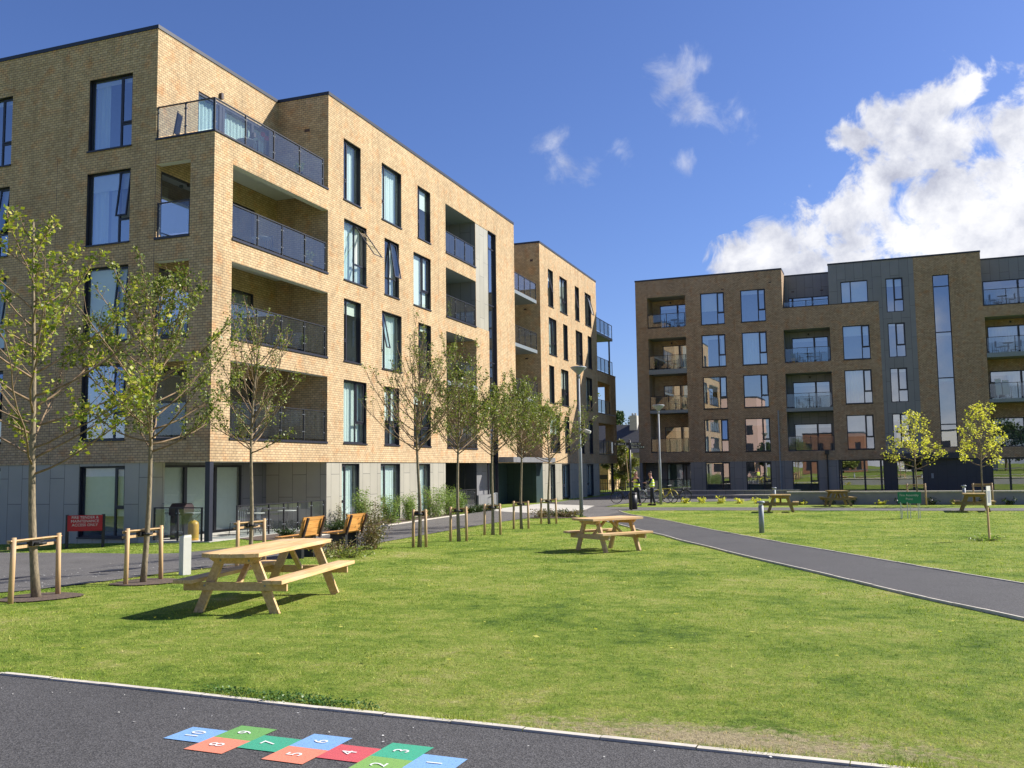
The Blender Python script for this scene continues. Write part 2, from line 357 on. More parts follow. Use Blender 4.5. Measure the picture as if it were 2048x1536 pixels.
# ------------------------------------------------------------------ camera, world, sun
cam = bpy.data.cameras.new('camera'); co = bpy.data.objects.new('camera', cam); COL.objects.link(co); scene.camera = co
cam.sensor_width = 36; cam.lens = 36 * 1870.2 / 2048; cam.clip_end = 3000; cam.clip_start = .1
p_, r_, y_ = .09114781, -.01386366, -.34880369
fw = Vector((math.sin(y_) * math.cos(p_), math.cos(y_) * math.cos(p_), math.sin(p_)))
rt = Vector((math.cos(y_), -math.sin(y_), 0)); up = rt.cross(fw)
rt2 = math.cos(r_) * rt + math.sin(r_) * up; up2 = -math.sin(r_) * rt + math.cos(r_) * up
mw = Matrix((rt2, up2, -fw)).transposed().to_4x4(); mw.translation = (0, 0, 2.0); co.matrix_world = mw

SUN = Vector((1, .73, .97)).normalized()
sl = bpy.data.lights.new('sun', 'SUN'); sl.energy = 5.0; sl.angle = math.radians(.53); sl.color = (1, .945, .86)
so = bpy.data.objects.new('sun', sl); COL.objects.link(so); so.rotation_euler = SUN.to_track_quat('Z', 'Y').to_euler(); so.location = (20, 10, 30)

w = bpy.data.worlds.new('World'); scene.world = w; w.use_nodes = True
nt = w.node_tree; nt.nodes.clear()
wo = nt.nodes.new('ShaderNodeOutputWorld'); bg = N(nt, 'Background'); inp(bg, 'Strength', .07); lk(nt, bg.outputs[0], wo.inputs[0])
sky = nt.nodes.new('ShaderNodeTexSky'); sky.sky_type = 'NISHITA'; sky.sun_disc = False
sky.sun_elevation = math.asin(SUN.z); sky.sun_rotation = math.atan2(SUN.x, SUN.y)
sky.air_density = 1.0; sky.dust_density = .6; sky.ozone_density = 3.0
skyc = mixc(nt, sky.outputs[0], (.72, .83, 1.22), 1.0, 'MULTIPLY')
tc = N(nt, 'TexCoord'); D = tc.outputs['Generated']
nrm = N(nt, 'VectorMath'); nrm.operation = 'NORMALIZE'; lk(nt, D, nrm.inputs[0]); D = nrm.outputs[0]
wn = N(nt, 'TexNoise'); inp(wn, 'Scale', 9); inp(wn, 'Detail', 4); lk(nt, D, wn.inputs['Vector'])
wv = N(nt, 'VectorMath'); wv.operation = 'MULTIPLY_ADD'; lk(nt, wn.outputs['Color'], wv.inputs[0]); wv.inputs[1].default_value = (.03, .03, .03)
dd = N(nt, 'VectorMath'); dd.operation = 'SUBTRACT'; lk(nt, D, dd.inputs[0]); dd.inputs[1].default_value = (.015, .015, .015)
lk(nt, dd.outputs[0], wv.inputs[2]); DW = wv.outputs[0]
BIG = [(0.1113,0.9320,0.3450,0.022),(0.0924,0.9355,0.3411,0.027),(0.0771,0.9421,0.3264,0.027),(0.0394,0.9466,0.3200,0.028),(0.0197,0.9498,0.3124,0.024),(0.0205,0.9534,0.3009,0.016),(0.0539,0.9563,0.2875,0.037),(0.1190,0.9444,0.3067,0.037),(0.1475,0.9398,0.3082,0.037),(0.0932,0.9535,0.2866,0.037),(0.1388,0.9550,0.2620,0.053),(0.0304,0.9644,0.2628,0.043),(0.0744,0.9681,0.2391,0.064),(-0.0029,0.9701,0.2428,0.032),(0.1295,0.9672,0.2184,0.059),(-0.0318,0.9713,0.2359,0.027),(0.0051,0.9770,0.2132,0.043),(-0.0692,0.9737,0.2169,0.029),(-0.1018,0.9726,0.2092,0.024),(-0.0335,0.9789,0.2018,0.037),(0.1822,0.9541,0.2378,0.075),(0.2016,0.9394,0.2773,0.059),(0.1966,0.9633,0.1828,0.080)]
SMALL = [(-0.1434,0.9146,0.3781,0.026),(-0.1327,0.9227,0.3619,0.018),(-0.1633,0.9128,0.3743,0.016),(-0.1218,0.9124,0.3908,0.012),(-0.0924,0.9325,0.3491,0.017),(-0.2767,0.9011,0.3338,0.018),(-0.2688,0.9096,0.3168,0.022),(-0.2452,0.9174,0.3136,0.018),(-0.2154,0.9203,0.3266,0.016),(-0.1518,0.9375,0.3132,0.012)]
def blobs(L, grow):
    acc = None
    for x, y, z, r in L:
        n = N(nt, 'VectorMath'); n.operation = 'DISTANCE'; lk(nt, DW, n.inputs[0]); n.inputs[1].default_value = (x, y, z)
        v = math_(nt, 'MULTIPLY_ADD', n.outputs['Value'], -1 / (r * grow), 1.0)
        acc = v if acc is None else math_(nt, 'SMOOTH_MAX', acc, v, .15)
    return math_(nt, 'MAXIMUM', acc, 0.0)
f1 = N(nt, 'TexNoise'); inp(f1, 'Scale', 19); inp(f1, 'Detail', 12); inp(f1, 'Roughness', .62); inp(f1, 'Distortion', .5); lk(nt, D, f1.inputs['Vector'])
f2 = N(nt, 'TexNoise'); inp(f2, 'Scale', 13); inp(f2, 'Detail', 12); inp(f2, 'Roughness', .62); lk(nt, DW, f2.inputs['Vector'])
fb = math_(nt, 'SUBTRACT', f1.outputs[0], .5)
def dens(cov, k, lo, hi):
    a = math_(nt, 'MULTIPLY_ADD', fb, k, cov)
    n = N(nt, 'MapRange'); n.interpolation_type = 'SMOOTHSTEP'; lk(nt, a, n.inputs[0]); n.inputs[1].default_value = lo; n.inputs[2].default_value = hi
    g = math_(nt, 'GREATER_THAN', cov, .001)
    return math_(nt, 'MULTIPLY', n.outputs[0], g)
dB = dens(blobs(BIG, 1.48), 2.9, .12, .64)
dS = math_(nt, 'MULTIPLY', dens(blobs(SMALL, 1.75), 2.9, .3, 1.3), .55)
# fair-weather cloud all round the rest of the sky, kept out of the clear blue part to the north-west
sp = N(nt, 'SeparateXYZ'); lk(nt, D, sp.inputs[0])
g1 = N(nt, 'TexNoise'); inp(g1, 'Scale', 3.4); inp(g1, 'Detail', 10); inp(g1, 'Roughness', .58); lk(nt, D, g1.inputs['Vector'])
side = N(nt, 'MapRange'); lk(nt, math_(nt, 'SUBTRACT', math_(nt, 'MULTIPLY', sp.outputs[0], .45), sp.outputs[1]), side.inputs[0]); side.inputs[1].default_value = -.55; side.inputs[2].default_value = -.1
low = N(nt, 'MapRange'); lk(nt, sp.outputs[2], low.inputs[0]); low.inputs[1].default_value = .02; low.inputs[2].default_value = .11; low.inputs[3].default_value = .08; low.inputs[4].default_value = -.12
gr = N(nt, 'MapRange'); gr.interpolation_type = 'SMOOTHSTEP'; lk(nt, math_(nt, 'ADD', g1.outputs[0], low.outputs[0]), gr.inputs[0]); gr.inputs[1].default_value = .52; gr.inputs[2].default_value = .68
dG = math_(nt, 'MULTIPLY', gr.outputs[0], math_(nt, 'MULTIPLY', side.outputs[0], .9))
den = math_(nt, 'MAXIMUM', math_(nt, 'MAXIMUM', dB, dS), dG, clamp=True)
cc = ramp(nt, f2.outputs[0], [(.34, (4.4, 4.6, 5.6)), (.44, (6.2, 6.4, 7.2)), (.52, (7.8, 7.9, 8.4)), (.62, (9.3, 9.3, 9.4))])
fin = mixc(nt, skyc, cc.outputs[0], den); lk(nt, fin, bg.inputs[0])

vs = scene.view_settings; vs.view_transform = 'Standard'; vs.look = 'None'; vs.exposure = 0.74; vs.gamma = 1
scene.cycles.max_bounces = 8; scene.cycles.transparent_max_bounces = 16
# ------------------------------------------------------------------ facade frames
class Fr:
    """a facade: u along it, w into the building, z up"""
    def __init__(s, o, U, Nn): s.o = o; s.U = U; s.N = Nn
    def p(s, u, w, z): return (s.o[0] + s.U[0] * u + s.N[0] * w, s.o[1] + s.U[1] * u + s.N[1] * w, z)
    def box(s, mb, u0, u1, w0, w1, z0, z1, mi=0):
        P = s.p
        mb.hexa([P(u0, w0, z0), P(u1, w0, z0), P(u1, w1, z0), P(u0, w1, z0), P(u0, w0, z1), P(u1, w0, z1), P(u1, w1, z1), P(u0, w1, z1)], mi)
    def quad(s, mb, a, b, c, d, mi=0): mb.quad(s.p(*a), s.p(*b), s.p(*c), s.p(*d), mi)
    def wall(s, mb, u0, u1, z0, z1, holes=(), w=0, mi=0):
        """flat wall with rectangular holes (hu0,hu1,hz0,hz1,reveal depth)"""
        us = sorted({u0, u1} | {min(max(h[i], u0), u1) for h in holes for i in (0, 1)})
        zs = sorted({z0, z1} | {min(max(h[i], z0), z1) for h in holes for i in (2, 3)})
        for a, b in zip(us, us[1:]):
            for c, d in zip(zs, zs[1:]):
                m, n = (a + b) / 2, (c + d) / 2
                if any(h[0] < m < h[1] and h[2] < n < h[3] for h in holes): continue
                s.quad(mb, (a, w, c), (b, w, c), (b, w, d), (a, w, d), mi)
        for h in holes:
            a, b, c, d, e = h
            if e <= 0: continue
            a = max(a, u0); b = min(b, u1); c = max(c, z0); d = min(d, z1)
            if a > u0: s.quad(mb, (a, w, c), (a, w + e, c), (a, w + e, d), (a, w, d), mi)
            if b < u1: s.quad(mb, (b, w, c), (b, w + e, c), (b, w + e, d), (b, w, d), mi)
            if d < z1: s.quad(mb, (a, w, d), (b, w, d), (b, w + e, d), (a, w + e, d), mi)
            if c > z0: s.quad(mb, (a, w, c), (b, w, c), (b, w + e, c), (a, w + e, c), mi)

def room(fr, u0, u1, z0, z1, w0, depth, parent, name='room_lining', mat=None):
    mb = MB(); w1 = w0 + depth; e = .04
    fr.quad(mb, (u0 - e, w1, z0 - e), (u1 + e, w1, z0 - e), (u1 + e, w1, z1 + e), (u0 - e, w1, z1 + e))
    fr.quad(mb, (u0 - e, w0, z0 - e), (u0 - e, w1, z0 - e), (u0 - e, w1, z1 + e), (u0 - e, w0, z1 + e))
    fr.quad(mb, (u1 + e, w0, z0 - e), (u1 + e, w1, z0 - e), (u1 + e, w1, z1 + e), (u1 + e, w0, z1 + e))
    fr.quad(mb, (u0 - e, w0, z0 - e), (u1 + e, w0, z0 - e), (u1 + e, w1, z0 - e), (u0 - e, w1, z0 - e))
    fr.quad(mb, (u0 - e, w0, z1 + e), (u1 + e, w0, z1 + e), (u1 + e, w1, z1 + e), (u0 - e, w1, z1 + e))
    return mb.build(name, mat or M['room'], parent)

def curtain(fr, u0, u1, z0, z1, w, parent, name='curtain', mat='curtain', folds=True):
    mb = MB(); n = max(2, int((u1 - u0) / .045)) if folds else 1
    ph = random.random() * 6
    pts = [(u0 + (u1 - u0) * i / n, w + (.022 * math.sin(i * 1.35 + ph) + .01 * math.sin(i * .5) if folds else 0)) for i in range(n + 1)]
    for (a, wa), (b, wb) in zip(pts, pts[1:]):
        fr.quad(mb, (a, wa, z0), (b, wb, z0), (b, wb, z1), (a, wa, z1))
    return mb.build(name, M[mat], parent, smooth=folds)

def window(fr, u0, u1, z0, z1, parent, rev=.13, mull=.68, side='R', trans=.33, opening=0, cur=None, blind=0, glass='glass', ft=.06, flip=False, sill=True, depth=1.7, transom=True, name='window', w=0):
    """dark metal window: a big fixed light and a narrow side with an opening sash over a small light"""
    R = w + rev
    mb = MB(); d = .07
    fr.box(mb, u0, u0 + ft, R, R + d, z0, z1); fr.box(mb, u1 - ft, u1, R, R + d, z0, z1)
    fr.box(mb, u0 + ft, u1 - ft, R, R + d, z0, z0 + ft); fr.box(mb, u0 + ft, u1 - ft, R, R + d, z1 - ft, z1)
    um = u0 + (u1 - u0) * mull
    if mull: fr.box(mb, um - ft * .6, um + ft * .6, R + .002, R + d - .002, z0 + ft, z1 - ft)
    # metal lining of the reveal, 3 mm proud of the brick
    for (a, b, c, e) in ((u0, u0 + .012, z0, z1), (u1 - .012, u1, z0, z1), (u0, u1, z1 - .012, z1)):
        fr.box(mb, a + .001, b - .001, w + .02, R, c + .001, e - .001)
    if sill: fr.box(mb, u0 - .02, u1 + .02, w - .045, R, z0 - .05, z0 + .004)
    s0, s1 = (um + ft * .6, u1 - ft) if side == 'R' else (u0 + ft, um - ft * .6)
    f0, f1 = (u0 + ft, um - ft * .6) if side == 'R' else (um + ft * .6, u1 - ft)
    zt = z0 + (z1 - z0) * trans
    if mull and transom: fr.box(mb, s0, s1, R + .004, R + d - .004, zt - .035, zt + .035)
    wn = mb.build(name, M['frame'], parent)
    g = MB()
    if not mull: f0, f1 = u0 + ft, u1 - ft
    def sheet(a, b, c, d_): fr.quad(g, (a, R + .03, c), (b, R + .03, c), (b, R + .03, d_), (a, R + .03, d_))
    sheet(f0, f1, z0 + ft, z1 - ft)
    if mull:
        if transom:
            sheet(s0, s1, z0 + ft, zt - .035)
        else: sheet(s0, s1, z0 + ft, z1 - ft)
    g.build('pane', M[glass], wn)
    if mull and transom:
        # the sash, hung at its top edge, swung out by `opening`
        za, zb = zt + .037, z1 - ft; hh = zb - za; ca, sa = math.cos(opening), math.sin(opening)
        def q(u, t, o):
            """t distance down from the hinge, o thickness outward"""
            return fr.p(u, R + .02 - t * sa - o * ca, zb - t * ca + o * sa * 0)
        sm = MB()
        def bar(ua, ub, ta, tb, o0=0, o1=.045):
            sm.hexa([q(ua, tb, o0), q(ub, tb, o0), q(ub, tb, o1), q(ua, tb, o1), q(ua, ta, o0), q(ub, ta, o0), q(ub, ta, o1), q(ua, ta, o1)])
        k = .05
        bar(s0, s0 + k, 0, hh); bar(s1 - k, s1, 0, hh); bar(s0 + k, s1 - k, 0, k); bar(s0 + k, s1 - k, hh - k, hh)
        sh = sm.build('opening_sash', M['frame'], wn)
        gm = MB(); a, b, c, e = q(s0 + k, hh - k, .02), q(s1 - k, hh - k, .02), q(s1 - k, k, .02), q(s0 + k, k, .02)
        gm.quad(a, b, c, e)
        sp_ = gm.build('sash_pane', M[glass], wn)
    room(fr, u0 + ft, u1 - ft, z0 + ft, z1 - ft, R + d + .002, depth, wn)
    if cur == 'full': curtain(fr, u0 + ft, u1 - ft, z0 + ft + .02, z1 - ft, R + .2, wn)
    elif cur == 'L': curtain(fr, u0 + ft, u0 + (u1 - u0) * .35, z0 + ft, z1 - ft, R + .2, wn)
    elif cur == 'R': curtain(fr, u0 + (u1 - u0) * .62, u1 - ft, z0 + ft, z1 - ft, R + .2, wn)
    elif cur == 'both':
        curtain(fr, u0 + ft, u0 + (u1 - u0) * .25, z0 + ft, z1 - ft, R + .2, wn); curtain(fr, u0 + (u1 - u0) * .8, u1 - ft, z0 + ft, z1 - ft, R + .2, wn)
    if blind: curtain(fr, u0 + ft, u1 - ft, z1 - ft - (z1 - z0) * blind, z1 - ft, R + .11, wn, 'roller_blind', 'blind', False)
    return wn

def doors(fr, u0, u1, z0, z1, w, parent, splits=(.5,), glass='glass', cur=None, blind=0, depth=2.0, name='balcony_door'):
    """full-height sliding doors in wall plane w"""
    mb = MB(); f = .07
    fr.box(mb, u0, u0 + f, w - .04, w + .05, z0, z1); fr.box(mb, u1 - f, u1, w - .04, w + .05, z0, z1)
    fr.box(mb, u0 + f, u1 - f, w - .04, w + .05, z1 - f, z1); fr.box(mb, u0 + f, u1 - f, w - .04, w + .05, z0, z0 + f)
    for s in splits:
        um = u0 + (u1 - u0) * s; fr.box(mb, um - .07, um + .07, w - .038, w + .048, z0 + f, z1 - f)
    d = mb.build(name, M['frame'], parent)
    g = MB(); fr.quad(g, (u0 + f, w, z0 + f), (u1 - f, w, z0 + f), (u1 - f, w, z1 - f), (u0 + f, w, z1 - f)); g.build('pane', M[glass], d)
    room(fr, u0 + f, u1 - f, z0 + f, z1 - f, w + .05, depth, d)
    if blind: curtain(fr, u0 + f, u1 - f, z1 - f - (z1 - z0) * blind, z1 - f, w + .12, d, 'roller_blind', 'blind', False)
    if cur: 
        a, b = {'L': (0, .3), 'R': (.7, 1), 'full': (0, 1), 'mid': (.35, .8)}[cur]; L = u1 - u0 - 2 * f
        curtain(fr, u0 + f + a * L, u0 + f + b * L, z0 + f, z1 - f, w + .18, d)
    return d

def railing(fr, u0, u1, z0, w, parent, n=4, h=1.12, ends=(True, True), name='balcony_railing', glass='balcony_glass', gap=.03):
    mb = MB()
    fr.box(mb, u0, u1, w - .03, w + .03, z0 + h - .035, z0 + h)
    for i in range(n + 1):
        u = u0 + (u1 - u0) * i / n
        u = min(max(u, u0 + .025), u1 - .025)
        fr.box(mb, u - .022, u + .022, w - .025, w + .025, z0, z0 + h - .036)
        for zz in (.28, .82):
            for sd in (-1, 1):
                uu = u + sd * .05
                if u0 < uu < u1: fr.box(mb, uu - .018, uu + .018, w - .012, w + .018, z0 + zz * h - .014, z0 + zz * h + .014, 1)
    r = mb.build(name, [M['iron'], M['galv']], parent)
    for i in range(n):
        a = u0 + (u1 - u0) * i / n + .05; b = u0 + (u1 - u0) * (i + 1) / n - .05
        g = MB(); fr.quad(g, (a, w, z0 + .08), (b, w, z0 + .08), (b, w, z0 + h - .06), (a, w, z0 + h - .06)); g.build('glass_panel', M['glass_b'], r)
    return r

# ================================================================== LEFT BUILDING
XA, Y0, XS, Y1 = -19.234, 24.704, -21.62, 31.76
ZB, ZR = 2.39, 17.13
FL = [(3.16, 5.72), (6.49, 9.05), (9.84, 12.38), (13.18, 15.74)]       # sill / head of storeys 1..4
LB = thing('apartment_building', 'sunlit buff brick apartment block with corner balconies, nearest and tallest in view', 'building')
A = Fr((XA, 0), (0, 1), (-1, 0)); B = Fr((0, Y0), (1, 0), (0, 1))
mb = MB()
# long sunlit facade ------------------------------------------------
wins = []   # u0,u1,level,kwargs
def W(u0, u1, lv, **k): wins.append((u0, u1, lv, k))
W(32.95, 34.38, 3, mull=.33, side='L', cur='R'); W(36.27, 38.2, 3, mull=.24, side='L', cur='full'); W(39.92, 41.38, 3, mull=.3, side='L', blind=.35)
W(33.0, 34.9, 2, mull=.56, opening=.62, cur='full'); W(36.53, 37.95, 2, mull=.48, opening=.16, cur='R'); W(39.45, 41.38, 2, mull=.6, blind=.97)
W(33.0, 34.42, 1, mull=.3, side='L', blind=.2); W(36.28, 38.19, 1, mull=.24, side='L', opening=.2, cur='full'); W(39.94, 41.38, 1, mull=.3, side='L', blind=.1)
W(33.0, 34.9, 0, mull=.62, cur='full'); W(36.5, 37.94, 0, mull=.5, blind=.55, cur='both'); W(39.4, 41.3, 0, mull=.6, cur='L', blind=.2)
for lv, ws in {3: [(60.38, 61.58, .3, .25), (63.1, 64.97, .55, 0), (67.0, 68.17, .3, .2), (69.76, 71.6, .55, .25)], 2: [(60.4, 62.2, .55, 0), (63.78, 64.92, .3, 0), (67.0, 68.88, .55, 0), (70.38, 71.58, .3, 0)],
               1: [(60.32, 61.48, .3, 0), (63.1, 64.93, .55, 0), (66.95, 68.1, .3, 0), (69.67, 71.5, .55, 0)], 0: [(60.3, 62.6, .55, 0), (63.75, 64.95, .3, 0), (67.3, 68.9, .5, 0), (70.28, 71.4, .4, 0)]}.items():
    for a, b, mu, op in ws: W(a, b, lv, mull=mu, side='L' if mu < .5 else 'R', opening=op, blind=random.choice([0, 0, .25, .5]), cur=random.choice([None, 'L', 'R']))
holes = [(a, b, FL[l][0], FL[l][1], .13) for a, b, l, k in wins]
LA = [(FL[3][0], 15.72), (9.85, 12.38), (3.16, 9.07)]
hA = [h for h in holes if h[0] < 50] + [(43.2, 47.25, z0, z1, .02) for z0, z1 in LA] + [(47.27, 49.2, 9.86, 15.7, .02), (49.2, 50.45, -.3, 15.74, .13)] + [(43.2, 47.25, 9.84, 9.85, 0)]
A.wall(mb, Y1, 53.57, ZB, ZR, hA)
hN = [(25.68, Y1, FL[l][0], 12.38 if l == 2 else FL[l][1], .16) for l in (0, 1, 2)]
A.wall(mb, Y0, Y1, ZB, 13.2, hN)
A.wall(mb, 58.6, 73.2, ZB, ZR, [h for h in holes if h[0] > 50])
A.wall(mb, 73.2, 79.25, ZB, 9.87, [(73.2, 77.5, 6.48, 9.05, .16), (73.2, 78.6, 3.15, 5.68, .16)])
# left face -------------------------------------------------------
lw = [(-24.55, -22.66, l) for l in range(4)] + [(-29.98, -28.09, l) for l in range(4)] + [(-35.4, -33.5, l) for l in range(4)]
hl = [(a, b, FL[l][0] + .01, FL[l][1] + .01, .13) for a, b, l in lw]
B.wall(mb, -45, XS, ZB, ZR, hl)
B.wall(mb, XS, XA, ZB, 13.2, [(-21.6, -20.18, FL[l][0], 12.38 if l == 2 else FL[l][1], .16) for l in (0, 1, 2)])
# inner faces: jambs of the corner loggias, terrace walls, recess
x_in = XA - .16
T = Fr((XS, 0), (0, 1), (-1, 0))          # wall behind terrace and loggias
T.wall(mb, Y0, Y1, 13.2, ZR, [(26.82, 31.2, 13.2, 15.75, .1)])
Y = Fr((0, Y1), (1, 0), (0, 1))           # wall closing the terrace at its far side
Y.wall(mb, XS, XA, 13.2, ZR)
for l in (0, 1, 2):
    z0, z1 = FL[l][0], 12.38 if l == 2 else FL[l][1]
    zc = z1 + .66
    T.wall(mb, Y0 + .16, Y1, z0, zc, [(25.02, 30.3, z0, z1 - .13, .1)], w=.03)
    Y.wall(mb, XS - .03, XA - .001, z0, zc, w=.0)
    # inner skin of the two outer walls
    Fr((XA - .16, 0), (0, 1), (-1, 0)).wall(mb, Y0 + .16, 25.68, z0, zc); Fr((XA - .16, 0), (0, 1), (-1, 0)).wall(mb, 25.68, Y1, z1, zc)
    Fr((0, Y0 + .16), (1, 0), (0, 1)).wall(mb, -20.18, XA - .16, z0, zc); Fr((0, Y0 + .16), (1, 0), (0, 1)).wall(mb, XS, -20.18, z1, zc)
G = Fr((0, 58.6), (1, 0), (0, 1)); G.wall(mb, -22.6, XA, ZB, ZR)
G2 = Fr((-22.6, 0), (0, 1), (-1, 0)); G2.wall(mb, 53.57, 58.6, ZB, ZR, [(54.2, 57.8, z0, z1 - .3, .1) for z0, z1 in FL])
Fr((0, 53.57), (1, 0), (0, 1)).wall(mb, -22.6, XA, ZB, ZR)
Fr((0, 73.2), (1, 0), (0, 1)).wall(mb, -45, XA, -.3, ZR)
# brick box at the far end, open to the sky at its back and far side
Fr((0, 79.25), (1, 0), (0, 1)).wall(mb, XA - 3, XA, ZB, 9.87, [(XA - 2.7, XA - .95, 6.48, 9.05, 0), (XA - 2.7, XA - .95, 3.15, 5.68, 0)], w=-.001)
Fr((0, 79.05), (1, 0), (0, 1)).wall(mb, XA - 3, XA - .16, ZB, 9.87, [(XA - 2.7, XA - .95, 6.48, 9.05, .2), (XA - 2.7, XA - .95, 3.15, 5.68, .2)])
Fr((-45, 0), (0, 1), (1, 0)).wall(mb, Y0, 73.2, -.5, ZR)
mb.build('brick_wall', M['brick'], LB)
# recessed lift-side loggias in the middle of the long facade
mb = MB()
for (z0, z1), cl in zip(LA, (1, 1, 0)):
    mi = 0 if cl else 1
    A.quad(mb, (43.2, .02, z0), (43.2, 2.2, z0), (43.2, 2.2, z1), (43.2, .02, z1), mi)
    A.quad(mb, (47.25, .02, z0), (47.25, 2.2, z0), (47.25, 2.2, z1), (47.25, .02, z1), mi)
    A.wall(mb, 43.2, 47.25, z0, z1, [(43.8, 46.6, z0, z0 + 2.15, .1)] + ([(43.8, 46.6, 6.58, 8.7, .1)] if not cl else []), w=2.2, mi=mi)
    A.quad(mb, (43.2, .02, z0), (47.25, .02, z0), (47.25, 2.2, z0), (43.2, 2.2, z0), 2)
    A.quad(mb, (43.2, .02, z1), (47.25, .02, z1), (47.25, 2.2, z1), (43.2, 2.2, z1), 2)
mb.build('loggia_lining', [M['panel_d'], M['brick'], M['slab']], LB)
mb = MB(); A.box(mb, 43.2, 47.25, -.05, 2.19, 6.33, 6.56); mb.build('balcony_slab', M['slab'], LB)
for z0 in (13.18, 9.85, 6.56, 3.16):
    doors(A, 43.8, 46.6, z0 + .02, z0 + 2.15, 2.26, LB, splits=(.5,), cur='L'); railing(A, 43.24, 47.21, z0 + .025, .07, LB, n=3, h=1.12)
# ceilings and floors of the corner loggias
mb = MB()
for l in (0, 1, 2):
    z1 = 12.38 if l == 2 else FL[l][1]
    mb = MB(); mb.box(XS - .03, XA - .16, Y0 + .16, Y1, z1 + .66, z1 + .69); mb.build('loggia_ceiling', M['soffit'], LB)
mb = MB(); mb.box(XS, XA - .01, Y0 + .01, Y1 - .01, 2.40, 2.5)
mb.build('terrace_ceiling', M['soffit'], LB)
mb = MB()
for l in (0, 1, 2): mb = MB(); mb.box(XS - .03, XA - .16, Y0 + .16, Y1, FL[l][0] - .06, FL[l][0] - .002); mb.build('loggia_floor', M['slab'], LB)
mb = MB(); mb.box(XS, XA - .1, Y0 + .1, Y1 - .002, 13.08, 13.195)
mb.build('terrace_floor', M['slab'], LB)
for l in (0, 1, 2):
    z0 = FL[l][0]; z1 = (12.38 if l == 2 else FL[l][1]) - .13
    doors(T, 25.02, 30.3, z0 + .02, z1, .09, LB, splits=(.35, .7), glass='glass_r', cur=(None, 'R', None)[l])
    railing(A, 25.70, 31.72, z0 + .03, .08, LB, n=4, h=1.18); railing(B, -21.56, -20.22, z0 + .03, .08, LB, n=1, h=1.18)
doors(T, 26.82, 31.2, 13.22, 15.73, .07, LB, splits=(.3, .34, .75), cur='full')
railing(A, Y0 + .05, 31.5, 13.26, .07, LB, n=4, h=1.12); railing(B, XS - .02, XA - .07, 13.26, .07, LB, n=2, h=1.12)
# dark metal sills under the loggia openings and parapet caps
def part(fr, name, mat, parent, *b):
    mb = MB(); fr.box(mb, *b); return mb.build(name, M[mat], parent)
for l in (0, 1, 2):
    part(A, 'metal_sill', 'frame', LB, 25.66, Y1, -.04, .16, FL[l][0] - .06, FL[l][0] + .02); part(B, 'metal_sill', 'frame', LB, -21.6, -20.18, -.04, .16, FL[l][0] - .06, FL[l][0] + .02)
for l in (0, 1, 2):
    z1 = 12.38 if l == 2 else FL[l][1]
    part(A, 'lintel_soffit', 'soffit', LB, 25.69, Y1 - .005, .02, .26, z1 - .014, z1 - .003); part(B, 'lintel_soffit', 'soffit', LB, -21.59, -20.19, .02, .26, z1 - .014, z1 - .003)
for z0, z1 in LA: part(A, 'metal_sill', 'frame', LB, 43.2, 47.25, -.05, .02, z0 - .06, z0 + .02)
part(A, 'parapet_cap', 'frame', LB, Y0 - .04, Y1, -.04, .2, 13.2, 13.26); part(B, 'parapet_cap', 'frame', LB, XS, XA - .2, -.04, .2, 13.2, 13.26)
for z in (3.15, 6.48): part(A, 'metal_sill', 'frame', LB, 73.25, 78.6, -.04, .16, z - .06, z + .02)
# roofs and copings
Wd = Fr((0, 0), (1, 0), (0, 1))
for b_ in ((-44.9, XS - .1, Y0 + .1, 53.5, 16.7, 16.9), (XS - .099, XA - .1, Y1 + .1, 53.5, 16.7, 16.9), (-45, XA - .1, 58.7, 73.1, 16.7, 16.9), (-45, -22.7, 53.501, 58.699, 16.7, 16.9), (XA - 3, XA - .05, 73.21, 79.2, 9.6, 9.85), (XA - 3, XA - .17, 73.21, 79.04, 6.2, 6.42), (XA - 3, XA - .17, 73.21, 79.04, 2.5, 2.8)): part(Wd, 'roof', 'roof', LB, *b_)

mb = MB(); c0, c1 = ZR, ZR + .13
def cop(x0, x1, y0, y1, z=ZR): part(Wd, 'roof_coping', 'coping', LB, x0, x1, y0, y1, z, z + .13)
cop(-45, XS + .03, Y0 - .03, Y0 + .35); cop(XS - .35, XS + .03, Y0 + .351, Y1 - .031); cop(XS - .35, XA + .03, Y1 - .03, Y1 + .35); cop(XA - .35, XA + .03, Y1 + .351, 53.55)
cop(-22.9, XA - .351, 53.2, 53.6); cop(-22.9, -22.57, 53.601, 58.56); cop(-22.9, XA + .03, 58.57, 58.95); cop(XA - .35, XA + .03, 58.951, 73.23)
mb.box(XA - 3, XA + .03, 73.21, 79.28, 9.871, 9.93)
mb.build('roof_coping', M['coping'], LB)
for a, b, l, k in wins: window(A, a, b, FL[l][0], FL[l][1], LB, **k)
kw = [dict(opening=.13), dict(opening=.12, blind=.97), dict(opening=.13, blind=.22, cur='L'), dict(blind=.06, cur='L')]
for i, (a, b, l) in enumerate(lw):
    k = dict(kw[l]); 
    if a < -25: k['cur'] = 'L'
    window(B, a, b, FL[l][0] + .01, FL[l][1] + .01, LB, mull=.7, glass='glass' if l == 1 else 'glass_r', **k)
